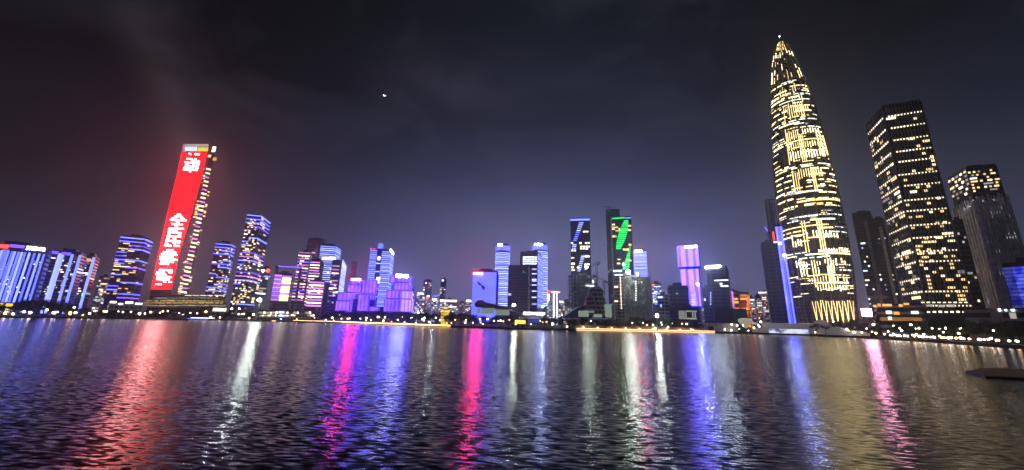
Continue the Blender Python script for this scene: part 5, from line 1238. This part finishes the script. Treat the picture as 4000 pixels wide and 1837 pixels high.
while px < 3990:
    sy = next(y0 + (y1 - y0) * (px - x0) / (x1 - x0) for (x0, y0), (x1, y1) in zip(SH, SH[1:]) if x0 <= px <= x1)
    if not (2230 < px < 2800 or 2990 < px < 3180): LP.append((px, sy - rl.uniform(9, 34), 'o') if rl.random() < .55 else (px, sy - rl.uniform(9, 34)))
    px += rl.uniform(16, 74) * (1 if px < 3300 else .55)
LP.sort(key=lambda l: l[0]); cnt = {}; seen = {}
for l in LP:
    lm = next(x for a, b_, x in LM if a <= l[0] < b_); cnt[lm] = cnt.get(lm, 0) + 1
rnd = random.Random(5); lampproto = {}
for l in LP:
    px, py = l[0], l[1]; kind = 'o' if len(l) > 2 else 'w'; R0 = shore_range(px) + (4 if py > 1240 or px > 3400 else 5); q = at(px, py, R0)
    lm = next(x for a, b_, x in LM if a <= px < b_); k_ = seen.get(lm, 0); seen[lm] = k_ + 1
    col = 'orange' if kind == 'o' else 'white'; h = max(1.4, q.z - LAND)
    lb = ('%s lakeside lamp from the left below %s, %s' % (ORD[min(25, k_)], lm, col)) if cnt[lm] > 1 else '%s lakeside lamp alone below %s' % (col, lm)
    e = thing('street_lamp', (q.x, q.y, LAND), lb, 'lamp', 'lamps along the far shore')
    mb = MB(); mb.tube((q.x, q.y, LAND), (q.x, q.y, LAND + h - .5), .10, .07, 6); mb.cbox((q.x, q.y, LAND), .4, .4, .25); mb.build('pole', M['black'], e)
    mb = MB(); r = rnd.uniform(.22, .48) * (R0 / 260.); mb.ball((q.x, q.y, LAND + h), r, 10); mb.build('globe', W['lampo' if kind == 'o' else 'lamp'], e)
    mb = MB(); mb.lathe((q.x, q.y, LAND + h + r * .92), [(r * .5, 0), (r * .6, .08), (.05, .25)], 8); mb.build('cap', M['black'], e)
FL = [(1027, 1058, 640, 'dazzling white floodlight right of the tall amber tower', 1.5), (1012, 1172, 420, 'white floodlight low on the pale block', 1.5), (2008, 1191, 420, 'floodlight in front of the plain navy block', 1.3), (2121, 1197, 420, 'floodlight below the right ringed tower', .9), (2291, 1044, 495, 'floodlight on top of the bare concrete frame', 1.6),
      (2455, 1062, 430, 'big floodlight over the dark concrete frame beside the green tower', 2.2), (2436, 1033, 560, 'floodlight on the front of the green leaf tower', 1.3), (2567, 1233, 300, 'floodlight in the trees below the dark box building', 1.0), (1697, 1173, 560, 'floodlight under the blue lit crane jib', 1.0), (2725, 1110, 470, 'blue white floodlight on the edge of the lilac tower', 1.1), (3066, 997, 430, 'floodlight on the blue tube tower', 1.2)]
for px, py, rg_, lb, r in FL:
    q = at(px, py, rg_); e = thing('floodlight', (q.x, q.y, LAND), lb, 'floodlight')
    mb = MB(); mb.tube((q.x, q.y + 1.2, LAND), (q.x, q.y + 1.2, q.z), .3, .2, 6); mb.build('mast', M['steel'], e)
    mb = MB(); mb.lathe((q.x, q.y, q.z), [(.1, -r * .8), (r * .7, -r * .55), (r, 0), (r * .7, r * .55), (.1, r * .8)], 10); mb.build('lamp_head', W['flood'], e)
    mb = MB(); mb.box(Vector((q.x - r * .9, q.y + r * 1.02, q.z - r)), Vector((r * 1.8, 0, 0)), Vector((0, .25, 0)), Vector((0, 0, r * 2))); mb.build('reflector', M['steel'], e)

# ------------------------------------------------------------------ the air over the city
hm = bpy.data.materials.new('city_haze'); hm.use_nodes = True; hn = hm.node_tree; hn.nodes.clear()
pv = hn.nodes.new('ShaderNodeVolumePrincipled'); pv.inputs['Color'].default_value = (.80, .82, .95, 1); pv.inputs['Density'].default_value = .00030; pv.inputs['Anisotropy'].default_value = .86
ho = hn.nodes.new('ShaderNodeOutputMaterial'); hn.links.new(pv.outputs[0], ho.inputs['Volume'])
mb = MB(); mb.box(Vector((-2450, -260, -1.3)), Vector((4900, 0, 0)), Vector((0, 2100, 0)), Vector((0, 0, 560))); tag(mb.build('haze', hm), kind='stuff')
